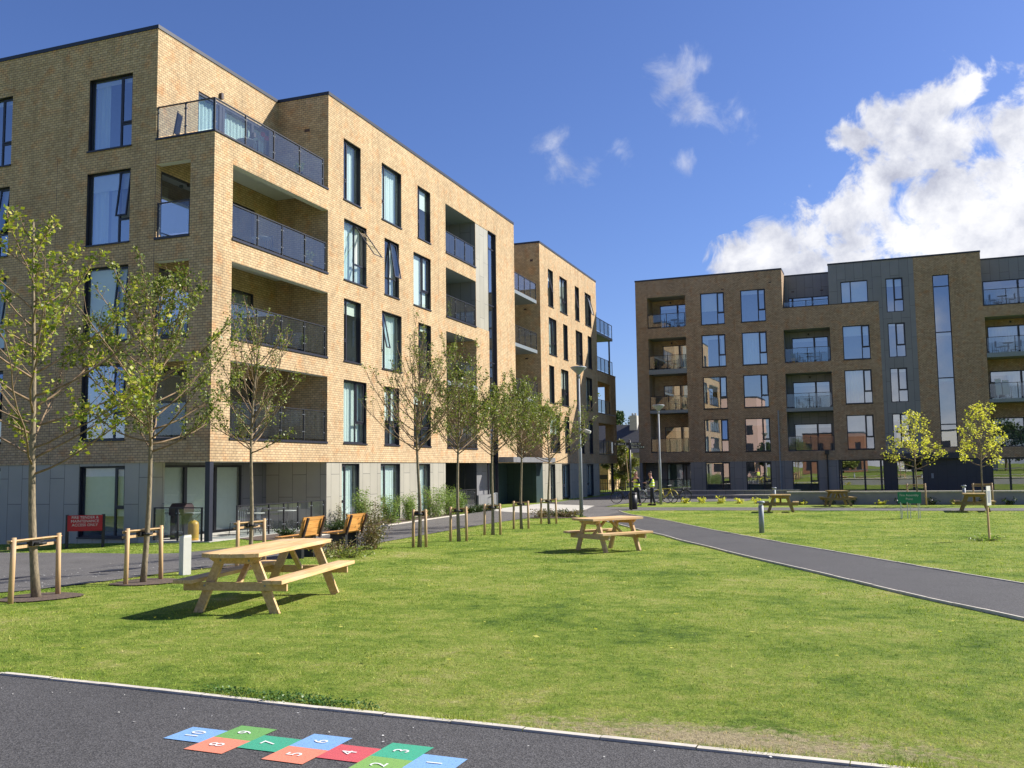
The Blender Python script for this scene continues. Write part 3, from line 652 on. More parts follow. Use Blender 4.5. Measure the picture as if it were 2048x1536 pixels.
# pale cladding strip and the tall stair window
mb = MB(); A.wall(mb, 47.27, 49.2, 9.86, 15.7, w=.02); mb.build('cladding_panel', M['panel'], LB)
mb = MB(); R = .13
A.box(mb, 49.2, 49.27, R, R + .08, -.1, 15.74); A.box(mb, 50.36, 50.45, R, R + .08, -.1, 15.74); A.box(mb, 50.43, 50.449, .02, R, -.1, 15.73); A.box(mb, 49.2, 50.449, .02, R, 15.71, 15.739)
for z in (15.7, 14.78, 11.46, 8.12, 4.8, 2.9): A.box(mb, 49.27, 50.36, R + .003, R + .077, z - .03, z + .035)
sw = mb.build('stair_window', M['frame'], LB)
for z0, z1 in ((14.82, 15.67), (11.5, 14.75), (8.16, 11.43), (4.84, 8.09), (2.94, 4.77)):
    g = MB(); A.quad(g, (49.27, R + .03, z0), (50.36, R + .03, z0), (50.36, R + .03, z1), (49.27, R + .03, z1)); g.build('pane', M['glass_r'], sw)
room(A, 49.27, 50.36, 2.9, 15.7, R + .1, 2, sw)
# ground floor ----------------------------------------------------
mb = MB()
gw = [(32.94, 34.37), (36.22, 38.08), (39.85, 41.28)]; gw2 = [(60.31, 61.46), (63.0, 65.0), (69.5, 71.47)]
w0 = .04
A.wall(mb, Y1, 43.08, -.4, ZB, [(a, b, -.4, 2.33, .12) for a, b in gw], w=w0)
mb.build('cladding_panel', M['panel'], LB); mb = MB()
A.wall(mb, 58.57, 73.2, -.4, ZB, [(a, b, -.4, 2.33, .12) for a, b in gw2], w=w0); mb.build('cladding_panel', M['panel'], LB); mb = MB()
A.quad(mb, (43.08, w0, -.4), (43.08, 3, -.4), (43.08, 3, ZB), (43.08, w0, ZB)); mb.build('cladding_panel', M['panel'], LB); mb = MB()
A.wall(mb, 47.23, 50.9, -.4, ZB, [], w=.75); mb.build('entrance_side_panel', M['panel_d'], LB)
mb = MB(); A.quad(mb, (47.23, .76, -.4), (47.23, 3, -.4), (47.23, 3, ZB), (47.23, .76, ZB)); A.quad(mb, (47.23, .05, -.4), (47.23, .749, -.4), (47.23, .749, ZB), (47.23, .05, ZB)); mb.build('recess_side_wall', M['navy'], LB); mb = MB()  # side wall given a dark colour to stand for the shade inside the recess
mb.build('cladding_panel', M['panel'], LB); mb = MB()
B.wall(mb, -45, -21.49, -.6, ZB, [(-24.56, -22.64, -.1, 2.3, .12), (-30, -28.1, -.1, 2.3, .12)], w=w0)
# the open corner: panels on its far side
Fr((0, Y1), (1, 0), (0, 1)).wall(mb, XS - .6, XA - .02, -.4, ZB, w=-.001)
Fr((-21.49, 0), (0, 1), (-1, 0)).wall(mb, Y0 + .04, 25.3, -.6, ZB); mb.build('cladding_panel', M['panel'], LB); mb = MB()
Fr((0, 73.21), (1, 0), (0, 1)).wall(mb, -26, XA - .04, -.4, ZB, w=.001)
mb.build('cladding_panel', M['panel'], LB)
for a, b in gw + gw2: window(A, a, b, -.08, 2.32, LB, w=w0, mull=.3 if a < 50 else .5, side='L', trans=.36, cur='full' if a < 40 else 'R', rev=.1, sill=False)
window(B, -24.56, -22.64, -.06, 2.29, LB, w=w0, mull=.75, trans=.41, blind=.68, rev=.12)
window(B, -30, -28.1, -.06, 2.29, LB, w=w0, mull=.75, trans=.41, blind=.68, rev=.12)
doors(Fr((-22.0, 0), (0, 1), (-1, 0)), 25.3, 30.1, -.12, 2.3, 0, LB, splits=(.34, .68), blind=.98)
mb = MB(); Fr((-22.0, 0), (0, 1), (-1, 0)).wall(mb, 25.3, Y1, -.4, ZB, [(25.3, 30.1, -.12, 2.3, .1)]); Fr((0, 25.3), (1, 0), (0, 1)).wall(mb, -22.0, -21.49, -.4, ZB)
mb.build('terrace_back_wall', M['panel_d'], LB)
mb = MB(); mb.box(-22.0, XA + .05, Y0 - .02, Y1 - .01, -.45, -.13); mb.build('terrace_floor', M['concrete'], LB)
# shaded recess (bin store) and the entrance
mb = MB()
A.wall(mb, 43.08, 47.23, -.4, ZB, w=3.0); A.quad(mb, (43.08, .05, 2.38), (58.57, .05, 2.38), (58.57, 3, 2.38), (43.08, 3, 2.38))
A.wall(mb, 50.9, 58.57, -.4, ZB, [(51.0, 52.9, -.1, 2.2, .1)], w=2.0); A.quad(mb, (50.9, .75, -.4), (50.9, 2.0, -.4), (50.9, 2.0, ZB + .3), (50.9, .75, ZB + .3))
A.quad(mb, (58.57, .05, -.4), (58.57, 2.0, -.4), (58.57, 2.0, ZB), (58.57, .05, ZB))
A.box(mb, 57.2, 58.56, .0, 1.99, -.3, ZB - .01)
mb.build('entrance_recess', M['teal'], LB)
doors(A, 51.0, 52.9, -.1, 2.2, 2.05, LB, splits=(.55,), name='entrance_door')
mb = MB(); A.box(mb, 50.5, 58.5, -.9, .5, 2.42, 2.72); mb.build('entrance_canopy', M['panel_d'], LB)
mb = MB(); A.box(mb, 47.6, 50.3, .1, .74, -.3, .62); mb.build('entrance_planter_wall', M['panel_d'], LB)
mb = MB(); A.box(mb, 48.0, 48.15, .74, .749, 1.05, 1.45); A.box(mb, 48.0, 48.15, .74, .749, .8, 1.0); mb.build('wall_sign', M['red'], LB)
mb = MB(); mb.tube([A.p(49.1, -.1, -.1), A.p(49.1, -.1, .62), A.p(49.5, -.1, .68), A.p(49.9, -.1, .68), A.p(49.9, -.1, -.1)], .025); mb.build('handrail', M['galv'], LB)
railing(A, 43.3, 47.1, -.12, .1, LB, n=3, h=1.1)
# corner column of the open terrace and far column
mb = MB(); mb.box(-19.42, -19.24, 24.72, 24.9, -.5, ZB - .002); mb.build('corner_column', M['coping'], LB)
mb = MB(); mb.tube([(-19.55, 78.6, -.3), (-19.55, 78.6, ZB + .1)], .11, 12); mb.tube([(-19.5, 78.3, 9.93), (-19.5, 78.3, 12.9)], .07, 10); mb.build('far_column', M['iron'], LB)
# ground-floor terrace railings
railing(A, 26.15, 31.6, -.12, .02, LB, n=6, h=1.06); railing(B, -21.4, -19.5, -.12, .02, LB, n=2, h=1.06)
# projecting balconies in the recess and at the far end
for z in (12.93, 9.6, 6.28): 
    mb = MB(); mb.box(-22.6, XA - .12, 53.58, 58.2, z, z + .22); mb.build('balcony_slab', M['slab'], LB)
    railing(A, 53.6, 58.15, z + .22, .15, LB, n=4, h=1.12)
    doors(G2, 54.2, 57.8, z + .24, z + 2.4, .08, LB, splits=(.5,), cur='R')
for z in (12.93,):
    mb = MB(); mb.box(XA - 3, XA - .02, 73.22, 78.6, z, z + .22); mb.build('balcony_slab', M['slab'], LB)
    railing(A, 73.25, 78.55, z + .22, .06, LB, n=4, h=1.15)
railing(A, 73.25, 78.4, 9.93, .06, LB, n=4, h=1.15)
railing(A, 73.25, 77.4, 6.5, .1, LB, n=3, h=1.1); railing(A, 73.25, 78.5, 3.17, .1, LB, n=3, h=1.1)
for u in (35.45, 42.3, 52.2, 65.9): part(A, 'movement_joint', 'frame', LB, u, u + .012, -.0015, .01, 2.4, 17.1)
for x in (-25.9, -21.62): part(B, 'movement_joint', 'frame', LB, x, x + .012, -.0015, .01, 2.4, 13.1)
# small fittings on the brick: vents, lights and an alarm box
mb = MB()
for y, z in ((27.6, 16.0),): mb.box(XS, XS + .12, 30.0, 30.1, 15.1, 15.28)
mb.box(XS, XS + .1, 28.0, 28.12, 15.9, 16.12)
mb.box(-20.35, -20.1, Y1 - .012, Y1, 15.72, 15.84); mb.box(-19.9, -19.7, 58.588, 58.6, 15.9, 16.05)
for x, z in ((-20.4, 12.63), (-20.35, 9.3)): mb.box(x, x + .2, 58.588, 58.6, z, z + .1)
mb.build('wall_vent', M['brown_iron'], LB)
mb = MB(); mb.box(XS, XS + .1, 30.6, 30.75, 15.35, 15.5); mb.box(XS, XS + .1, 30.85, 31.0, 15.28, 15.43); mb.build('alarm_box', M['red'], LB)
mb = MB()
for x, y, z in ((-20.6, 26.3, 12.1), (-20.6, 26.3, 8.75)): mb.tube([(XS + .03, y, z), (XS + .12, y, z)], .06, 8)
mb.build('balcony_light', M['iron'], LB)

# ================================================================== RIGHT BUILDING
RB = thing('apartment_building', 'shaded brown brick apartment block with grey panels, across the lawn beyond the low wall', 'building', (-16.41, 75.194, 0), -.0279228)
C_ = Fr((0, 0), (1, 0), (0, 1))
F5, F4, F3, F2, F1 = (13.32, 15.88), (9.92, 12.49), (6.57, 9.12), (3.15, 5.72), (-.05, 2.34)
ZT = 17.27
mb = MB(); hs = []; RW = []
def rw(u0, u1, F, **k): RW.append((u0, u1, F, k)); return (u0, u1, F[0], F[1], .11)
for F, k1, k2 in ((F5, dict(blind=.55), dict(blind=.12)), (F4, dict(blind=.12, cur='both'), dict(blind=.2, cur='full')), (F3, dict(blind=.45), dict()), (F2, dict(opening=.1, cur='full'), dict(blind=.2))):
    hs += [rw(5.33, 7.22, F, mull=.7, **k1), rw(8.49, 10.4, F, mull=.7, **k2)]
log = [(.97, 4.1, F5[0], F5[1], .05), (.98, 4.08, 3.17, 12.48, .05)]
C_.wall(mb, 0, 11.68, 2.39, ZT, hs + log)
h2 = [(11.68, 15.1, 9.9, 12.5, .05), (11.68, 15.08, 3.1, 9.1, .05)]
h2 += [rw(15.99, 17.92, F4, mull=.7, blind=.28), rw(15.99, 17.92, F3, mull=.7, cur='full'), rw(15.99, 17.9, F2, mull=.7, blind=.6)]
C_.wall(mb, 11.68, 18.65, 2.39, 14.2, h2)
C_.wall(mb, 21.15, 25.64, 2.37, ZT, [(22.39, 23.52, 3.15, 15.86, .11)])
C_.wall(mb, 25.64, 38, 2.37, 13.3, [(25.7, 29.4, 3.12, 12.5, .05)] + [rw(31.0, 32.9, F, mull=.7, blind=.3) for F in (F4, F3, F2)])
S1 = Fr((11.68, 0), (0, 1), (1, 0)); S1.wall(mb, 0, 2.3, 14.2, ZT)       # sunlit return of the end block
Fr((25.64, 0), (0, 1), (-1, 0)).wall(mb, 0, 2.3, 13.3, ZT)
Fr((0, 0), (0, 1), (1, 0)).wall(mb, 0, 16, -.4, ZT); Fr((38, 0), (0, 1), (-1, 0)).wall(mb, 0, 16, -.4, ZT); Fr((0, 16), (1, 0), (0, -1)).wall(mb, 0, 38, -.4, ZT)
mb.build('brick_wall', M['brick_r'], RB)
# grey panel parts of the facade
mb = MB()
C_.wall(mb, 15.14, 18.65, 14.24, ZT, [rw(16.0, 17.93, (14.24, 15.9), mull=.36, transom=False, blind=.97, sill=False)], w=-.012)
mb.build('grey_panel', M['panel_d'], RB); mb = MB()
C_.wall(mb, 18.65, 21.15, 2.36, ZT, [rw(19.19, 20.38, F, mull=.46, blind=b, sill=False) for F, b in ((F5, .22), (F4, .06), (F3, .1), (F2, .2))], w=.01)
mb.build('grey_panel', M['panel_d'], RB); mb = MB(); Fr((15.14, 0), (0, 1), (1, 0)).wall(mb, -.012, 2.3, 14.2, ZT)
C_.wall(mb, 11.68, 15.14, 14.2, 17.1, [(11.95, 15.0, 14.2, 15.35, .08)], w=2.3); mb.build('grey_panel', M['panel_d'], RB); mb = MB(); C_.wall(mb, 25.64, 38, 13.3, 17.1, [(25.9, 30.4, 13.34, 15.5, .08)], w=2.3)
mb.build('grey_panel', M['panel_d'], RB); mb = MB()
gl = [rw(5.32, 7.22, F1, mull=.7), rw(8.47, 10.38, F1, mull=.7), rw(11.93, 13.82, F1, mull=.7)]
C_.wall(mb, 4.13, 15.27, -.4, 2.39, gl, w=.03)
mb.build('grey_panel', M['panel_d'], RB)
for a, b, F, k in RW:
    k = dict(k); g = a > 18.6 and a < 21
    window(C_, a, b, F[0], F[1], RB, glass='glass_r', rev=.1, w=.03 if F is F1 else (-.012 if F[0] == 14.24 else 0), trans=.35, **k)
# ground floor
mb = MB(); C_.wall(mb, 15.27, 18.52, -.4, 2.37, [(15.3, 18.47, -.08, 2.35, .1)], w=.03); C_.wall(mb, 18.52, 25.55, -.4, 2.8, [(19.3, 21.12, -.1, 2.25, .1)], w=.05); C_.wall(mb, 25.55, 38, -.4, 2.37, [(25.6, 29.4, -.08, 2.32, .1)], w=.03)
mb.build('navy_ground_floor', M['navy'], RB)
doors(C_, 15.3, 18.47, -.08, 2.35, .12, RB, splits=(.05, .57, .93), glass='glass_r', depth=3, name='shopfront_window')
doors(C_, 19.3, 21.12, -.1, 2.25, .14, RB, splits=(.62,), glass='glass_r', depth=3, name='entrance_door')
doors(C_, 25.6, 29.4, -.08, 2.32, .12, RB, splits=(.3, .65), glass='glass_r', depth=3, name='shopfront_window')
mb = MB(); C_.box(mb, 18.55, 23.7, -.55, .04, 2.37, 2.78); mb.build('entrance_canopy', M['navy'], RB)
mb = MB(); C_.box(mb, 21.62, 21.78, .03, .049, .95, 1.3); mb.build('door_entry_panel', M['galv'], RB)
mb = MB(); C_.quad(mb, (.0, 2.2, -.4), (4.13, 2.2, -.4), (4.13, 2.2, 2.39), (0, 2.2, 2.39)); C_.quad(mb, (4.13, .03, -.4), (4.13, 2.2, -.4), (4.13, 2.2, 2.39), (4.13, .03, 2.39)); C_.quad(mb, (0, 0, 2.385), (4.13, 0, 2.385), (4.13, 2.2, 2.385), (0, 2.2, 2.385)); C_.box(mb, .02, .22, .02, .22, -.4, 2.384)
mb.build('undercroft_lining', M['panel_d'], RB)
doors(C_, 1.8, 4.0, -.1, 2.3, 2.1, RB, splits=(.72,), glass='glass_r')
railing(C_, .3, 4.1, -.1, .1, RB, n=2)
# loggia interiors
def loggia(u0, u1, z0, z1, du0, du1, mat, slabs=(), dz=((0, 0),), depth=1.9, cur=None, n=2, rail=None):
    mb = MB(); w0 = .05
    C_.quad(mb, (u0, w0, z0), (u0, depth, z0), (u0, depth, z1), (u0, w0, z1)); C_.quad(mb, (u1, w0, z0), (u1, depth, z0), (u1, depth, z1), (u1, w0, z1))
    levels = [z0] + [s[1] for s in slabs]; tops = [s[0] for s in slabs] + [z1]
    C_.wall(mb, u0, u1, z0, z1, [(du0, du1, a + .02, a + 2.15, .08) for a in levels], w=depth)
    mb.build('loggia_wall', M[mat], RB)
    fb = MB(); C_.box(fb, u0 + .002, u1 - .002, .055, depth - .002, z0 - .1, z0 + .015); fb.build('loggia_floor', M['slab'], RB); fb = MB(); C_.box(fb, u0 + .002, u1 - .002, .052, depth - .002, z1 - .015, z1 + .1); fb.build('loggia_ceiling', M['slab'], RB)
    for s0, s1 in slabs:
        sb = MB(); C_.box(sb, u0 + .003, u1 - .003, -.03, depth - .003, s0, s1); sb.build('balcony_slab', M['slab'], RB)
    for i, a in enumerate(levels):
        doors(C_, du0, du1, a + .02, a + 2.15, depth + .05, RB, splits=(.62,), glass='glass_r', cur=(None, 'mid', 'full')[i % 3] if cur else None, blind=.12)
        railing(C_, u0 + .03, u1 - .03, a + .03, .03, RB, n=n)
    mb = MB(); mb.box((u0 + u1) / 2 - .06, (u0 + u1) / 2 + .06, depth - .14, depth, tops[-1] - .3, tops[-1] - .16); mb.build('balcony_light', M['iron'], RB)
loggia(.97, 4.1, F5[0], F5[1], 1.6, 4.0, 'brick_r'); loggia(.98, 4.08, 3.17, 12.48, 1.75, 4.0, 'brick_r', slabs=((6.35, 6.6), (9.53, 9.92)), cur=True)
loggia(11.68, 15.1, 9.9, 12.5, 12.1, 14.85, 'panel_d'); loggia(11.66, 15.08, 3.1, 9.1, 12.05, 14.85, 'panel_d', slabs=((6.13, 6.39),))
loggia(25.7, 29.4, 3.12, 12.5, 26.0, 29.3, 'brick_r', slabs=((6.3, 6.55), (9.55, 9.87)), cur=True)
doors(C_, 11.95, 15.0, 14.22, 15.35, 2.36, RB, splits=(.1, .6), glass='glass_r', blind=.25); doors(C_, 25.9, 30.4, 13.36, 15.5, 2.36, RB, splits=(.52,), glass='glass_r', cur='R')
railing(C_, 11.75, 15.1, 14.26, .06, RB, n=2, h=.45); railing(C_, 25.7, 33, 13.36, .06, RB, n=5)
# tall stair window
mb = MB()
C_.box(mb, 22.39, 22.46, .11, .18, 3.15, 15.86); C_.box(mb, 23.45, 23.52, .11, .18, 3.15, 15.86)
for z in (15.83, 14.99, 11.59, 8.22, 4.83, 3.18): C_.box(mb, 22.46, 23.45, .112, .178, z - .035, z + .03)
sw = mb.build('stair_window', M['frame'], RB)
for z0, z1 in ((15.03, 15.79), (11.63, 14.95), (8.26, 11.55), (4.87, 8.18), (3.22, 4.79)):
    g = MB(); C_.quad(g, (22.46, .14, z0), (23.45, .14, z0), (23.45, .14, z1), (22.46, .14, z1)); g.build('pane', M['glass_r'], sw)
room(C_, 22.46, 23.45, 3.2, 15.8, .2, 2.2, sw)
mb = MB()
for z in (11.45, 8.1): C_.box(mb, 22.46, 23.45, .5, 2.3, z - .1, z + .12)
mb.build('stair_landing', M['soffit'], sw)
# roofs, copings, pipes
for b_ in ((.1, 11.6, .1, 15.9, 16.9, 17.05), (11.6, 15.1, 2.35, 15.9, 16.85, 17.0), (15.2, 25.5, .1, 15.9, 16.9, 17.05), (25.5, 37.9, 2.35, 15.9, 16.85, 17.0), (11.7, 15.1, .1, 2.29, 14.0, 14.19), (25.7, 37.9, .1, 2.29, 13.1, 13.29)): part(Wd, 'roof', 'roof', RB, *b_)

mb = MB()
for a in ((-.03, 11.71, -.03, .3, ZT), (11.38, 11.71, .301, 2.26, ZT), (11.4, 15.11, 2.27, 2.6, 17.1), (15.11, 25.67, -.04, .3, ZT), (25.37, 25.67, .301, 2.26, ZT), (25.4, 38, 2.27, 2.6, 17.1), (-.03, .3, .301, 16, ZT)): part(Wd, 'roof_coping', 'coping', RB, *a, a[4] + .12)
part(Wd, 'parapet_cap', 'coping', RB, 11.7, 15.14, -.03, .2, 14.2, 14.26); part(Wd, 'parapet_cap', 'coping', RB, 25.66, 38, -.03, .2, 13.3, 13.36)
mb = MB(); mb.tube([(11.04, -.09, -.2), (11.04, -.09, 6.25)], .055, 10); 
for z in (1, 3, 5): mb.box(10.96, 11.12, -.1, 0, z, z + .05)
mb.build('downpipe', M['galv'], RB)
mb = MB(); mb.tube([(14.5, -.09, -.2), (14.5, -.09, 2.85)], .05, 10); mb.box(14.36, 14.64, -.2, .0, 2.8, 3.1); mb.build('downpipe', M['iron'], RB)
mb = MB()
for u, z in ((7.0, 16.05), (10.7, 16.3), (12.2, 15.8), (14.4, 15.75)): mb.box(u, u + .22, (-.012 if u < 11 else 2.285), (0 if u < 11 else 2.3), z, z + .08)
mb.build('wall_vent', M['brown_iron'], RB)
# ------------------------------------------------------------------ ground sheets
def inside(px, py, poly):
    n = len(poly); r = np.zeros(np.shape(px), bool); j = n - 1
    for i in range(n):
        xi, yi = poly[i]; xj, yj = poly[j]
        if yi != yj: r ^= ((yi > py) != (yj > py)) & (px < (xj - xi) * (py - yi) / (yj - yi) + xi)
        j = i
    return r
def smooth_line(pts, step=.6):
    """Catmull-Rom through the points"""
    out = []; P = [pts[0]] + list(pts) + [pts[-1]]
    for i in range(1, len(P) - 2):
        a, b, c, d = (np.array(P[k], float) for k in (i - 1, i, i + 1, i + 2))
        n = max(1, int(np.linalg.norm(c - b) / step))
        for k in range(n):
            t = k / n
            out.append(tuple(.5 * (2 * b + (c - a) * t + (2 * a - 5 * b + 4 * c - d) * t * t + (-a + 3 * b - 3 * c + d) * t ** 3)))
    out.append(tuple(pts[-1])); return out
import bmesh
from mathutils.geometry import tessellate_polygon
def drape(name, poly, off, mat, grid=1.0, kind='structure', thick=0):
    """a polygon laid on the ground, cut on a grid so that it follows the slope"""
    bm = bmesh.new(); poly = [p for i, p in enumerate(poly) if math.hypot(p[0] - poly[i - 1][0], p[1] - poly[i - 1][1]) > 1e-4]
    vs = [bm.verts.new((x, y, 0)) for x, y in poly]
    for tri in tessellate_polygon([[Vector((x, y, 0)) for x, y in poly]]):
        try: bm.faces.new([vs[i] for i in tri])
        except ValueError: pass
    xs = [p[0] for p in poly]; ys = [p[1] for p in poly]
    for ax, lo, hi in ((0, min(xs), max(xs)), (1, min(ys), max(ys))):
        k = math.ceil(lo / grid) * grid
        while k < hi:
            co_ = (k, 0, 0) if ax == 0 else (0, k, 0); no = (1, 0, 0) if ax == 0 else (0, 1, 0)
            bmesh.ops.bisect_plane(bm, geom=bm.verts[:] + bm.edges[:] + bm.faces[:], plane_co=co_, plane_no=no); k += grid
    for v in bm.verts: v.co.z = H(v.co.x, v.co.y) + off
    bmesh.ops.recalc_face_normals(bm, faces=bm.faces[:])
    if sum(f.normal.z for f in bm.faces) < 0: bmesh.ops.reverse_faces(bm, faces=bm.faces[:])
    me = bpy.data.meshes.new(name); bm.to_mesh(me); bm.free(); me.materials.append(M[mat])
    o = bpy.data.objects.new(name, me); COL.objects.link(o); tag(o, kind=kind); return o
def strip(name, line, wdt, off, mat, hgt=.05, side=0):
    """kerb: a low ribbon with real height along a line"""
    mb = MB(); L = [np.array(p, float) for p in line]; rows = []
    for i, p in enumerate(L):
        d = L[min(i + 1, len(L) - 1)] - L[max(i - 1, 0)]; d /= np.linalg.norm(d); n = np.array((-d[1], d[0]))
        a = p + n * wdt * (side); b = p + n * wdt * (side + 1) if side else p + n * wdt
        za = H(*a) + off; zb = H(*b) + off
        rows.append(((a[0], a[1], za - hgt), (a[0], a[1], za), (b[0], b[1], zb), (b[0], b[1], zb - hgt)))
    acc = 0
    for r, q in zip(rows, rows[1:]):
        ln = math.hypot(q[0][0] - r[0][0], q[0][1] - r[0][1]); n = max(1, round(ln / .6)); j = .006 / max(.01, ln)
        for i in range(n):                                     # separate kerb lengths with open joints
            t0, t1 = i / n + (j if wdt > .03 else 0), (i + 1) / n; dz = random.uniform(-.003, .003)
            A_ = [tuple(r[k][c] * (1 - t0) + q[k][c] * t0 + (dz if c == 2 else 0) for c in range(3)) for k in range(4)]; B_ = [tuple(r[k][c] * (1 - t1) + q[k][c] * t1 + (dz if c == 2 else 0) for c in range(3)) for k in range(4)]
            for k in range(3): mb.quad(A_[k], A_[k + 1], B_[k + 1], B_[k])
    o = mb.build(name, M[mat]); tag(o, kind='structure'); return o

# one turf sheet out to the horizon
gx = sorted(set([-1500, -700, -300, -150, -90, -60] + list(np.arange(-45, 30.1, 1.0)) + [40, 60, 90, 150, 300, 700, 1500]))
gy = sorted(set([-1500, -700, -300, -150, -80, -50, -30, -20] + list(np.arange(-12, 90.1, 1.0)) + [110, 150, 220, 320, 500, 900, 1500]))
mb = MB()
for y in gy:
    for x in gx: mb.v.append((float(x), float(y), H(max(-45, min(30, x)), max(-10, min(90, y)))))
nx = len(gx)
for j in range(len(gy) - 1):
    for i in range(nx - 1): mb.f.append((j * nx + i, j * nx + i + 1, (j + 1) * nx + i + 1, (j + 1) * nx + i)); mb.m.append(0)
tag(mb.build('ground', M['turf'], smooth=True), kind='structure')

far_edge = smooth_line([(-24, 6.9), (-14, 6.45), (-9.5, 6.2), (-6.81, 6.07), (-5.69, 6.0), (-4.66, 5.92), (-3.6, 5.84), (-2.57, 5.79), (-1.54, 5.71), (-.1, 5.63), (3, 5.5), (8, 5.35), (20, 5.1)])
near_edge = [(x, y - 1.93) for x, y in far_edge]
front_path = far_edge + near_edge[::-1]
drape('front_path', front_path, .012, 'tarmac')
strip('path_edging', far_edge, .055, .026, 'kerb', side=0); strip('path_edging', near_edge[::-1], .055, .026, 'kerb', side=0)
road_near = smooth_line([(-30, 9.2), (-16, 9.6), (-12.6, 10.2), (-11.95, 10.9), (-11.75, 12.2), (-11.7, 14), (-11.5, 16), (-11.45, 18.5), (-11.8, 21.5), (-12.2, 25), (-12.75, 30), (-12.85, 34.3), (-12.5, 37.6), (-12.35, 39.4), (-11.9, 39.9), (-11.1, 38.9), (-10.3, 37.2)])
p_low = smooth_line([(-10.3, 37.2), (-8.13, 32.93), (-6.3, 29.0), (-5.2, 26.7), (-4.3, 24.5), (-3.3, 22.4), (-2.35, 20.2), (-1.0, 17.4), (-.15, 15.57), (.79, 13.54), (1.68, 11.83), (3.2, 8.5), (4.4, 5.5)])
p_up = smooth_line([(6.2, 5.4), (4.9, 9.4), (3.6, 12.8), (2.27, 15.72), (1.22, 17.85), (-.17, 20.88), (-1.52, 23.69), (-2.7, 26.35), (-4.21, 29.68), (-6.2, 34.1), (-7.77, 37.2), (-9.24, 39.93), (-10.43, 43.0)])
hp_near = [(-10.43, 43.0), (-9.2, 43.5), (-4.2, 43.7), (6.5, 43.7), (24, 43.9)]; hp_far = [(24, 46.6), (6.8, 46.4), (-.3, 46.5), (-4.5, 46.9), (-10.2, 46.9), (-12.2, 47.3)]
road_far_pts = [(-12.2, 47.3), (-12.4, 50.5), (-11.9, 53), (-8.5, 54.8), (-6, 56), (-6, 62), (-12, 66), (-13.5, 74), (-13.5, 88), (-21, 88), (-21, 79), (-18.4, 77), (-18.3, 56), (-18.45, 47), (-18.0, 43), (-17.7, 41.7), (-17.7, 39.2), (-17.45, 35.2), (-17.4, 33.4), (-17.3, 30.1), (-16.9, 27.5), (-16.6, 25), (-16.7, 22.5), (-17.2, 20.9), (-18.6, 20.6), (-21, 20.9), (-30, 21.6)]
road = road_near + p_low[1:] + p_up + hp_near[1:] + hp_far + road_far_pts[1:]
drape('road', road, .012, 'tarmac_l')
# darker, newer surface of the curving path
drape('lawn_path', p_low[2:] + p_up[:-2], .018, 'tarmac')
strip('path_edging', p_low, .035, .034, 'kerb', hgt=.08); strip('path_edging', p_up, .035, .034, 'kerb', hgt=.08); strip('path_edging', [(x, y) for x, y in hp_near], .05, .024, 'kerb')
strip('road_kerb', smooth_line([(-17.75, 41.8), (-17.75, 39.2), (-17.5, 35.2), (-17.42, 33.4), (-17.35, 30.1), (-16.95, 27.5)]), .1, .05, 'kerb')
drape('entrance_apron', [(-18.45, 46.6), (-18.45, 56), (-13.2, 49.0), (-12.3, 44), (-12.9, 40.9), (-14.6, 41.9)], .02, 'concrete')
drape('planting_bed', [(-19.25, 42.9), (-17.85, 41.6), (-17.85, 39.2), (-17.6, 35.2), (-17.55, 33.4), (-17.45, 30.1), (-17.0, 27.5), (-16.9, 25.9), (-17.9, 25.4), (-19.15, 26.1), (-19.19, 31.8)], .02, 'soil')
bed2 = [(-12.55, 36.2), (-12.3, 38.6), (-11.3, 38.3), (-10.6, 36.9), (-11.2, 36.3)]
drape('planting_bed', bed2, .02, 'soil')
for i, (x, y) in enumerate([(-10.98, 10.4), (-10.95, 12.5), (-11.0, 15.4)]):
    drape('mulch_ring', [(x + .5 * math.cos(a) * (1 + .12 * math.sin(3 * a + i)), y + .62 * math.sin(a) * (1 + .1 * math.cos(2 * a))) for a in np.linspace(0, 2 * PI, 18)[:-1]], .016, 'soil', .5)

# ------------------------------------------------------------------ grass: blades over the lawns
def blades(n, r0, r1, power, wid, hgt, a0, a1):
    r = (r0 ** power + RNG.random(n) * (r1 ** power - r0 ** power)) ** (1 / power)
    a = a0 + RNG.random(n) * (a1 - a0)
    x = r * np.sin(a); y = r * np.cos(a)
    keep = ~inside(x, y, road) & ~inside(x, y, front_path) & ~inside(x, y, bed2)
    for cx, cy in ((-10.98, 10.4), (-10.95, 12.5), (-11.0, 15.4)): keep &= ((x - cx) / .42) ** 2 + ((y - cy) / .52) ** 2 > 1
    # thin in the dry patch
    d = np.hypot((x + .9) * .42, (y - 6.0) * 1.7); keep &= RNG.random(n) < np.clip(d * .75 + .25, 0, 1)
    x = x[keep]; y = y[keep]; r = r[keep]; n = len(x)
    tuft = .85 + .18 * np.sin(x * 2.1 + 1.3 * np.sin(y * 1.7)) * np.sin(y * 2.6 + x * .7) + .3 * RNG.standard_normal(n)
    h = hgt * np.clip(tuft, .35, 1.8) * (.6 + .8 * RNG.random(n)); wd = wid * (.6 + .8 * RNG.random(n)) * np.maximum(1, r / 6.0)
    th = RNG.random(n) * 2 * PI; cx, sx = np.cos(th), np.sin(th)
    ln = h * (.15 + .75 * RNG.random(n)); ph = RNG.random(n) * 2 * PI
    z = HN(x, y) - .004
    V = np.empty((n, 3, 3), np.float32)
    V[:, 0] = np.stack([x - cx * wd, y - sx * wd, z], 1); V[:, 1] = np.stack([x + cx * wd, y + sx * wd, z], 1)
    V[:, 2] = np.stack([x + np.cos(ph) * ln, y + np.sin(ph) * ln, z + h], 1)
    return V.reshape(-1, 3)
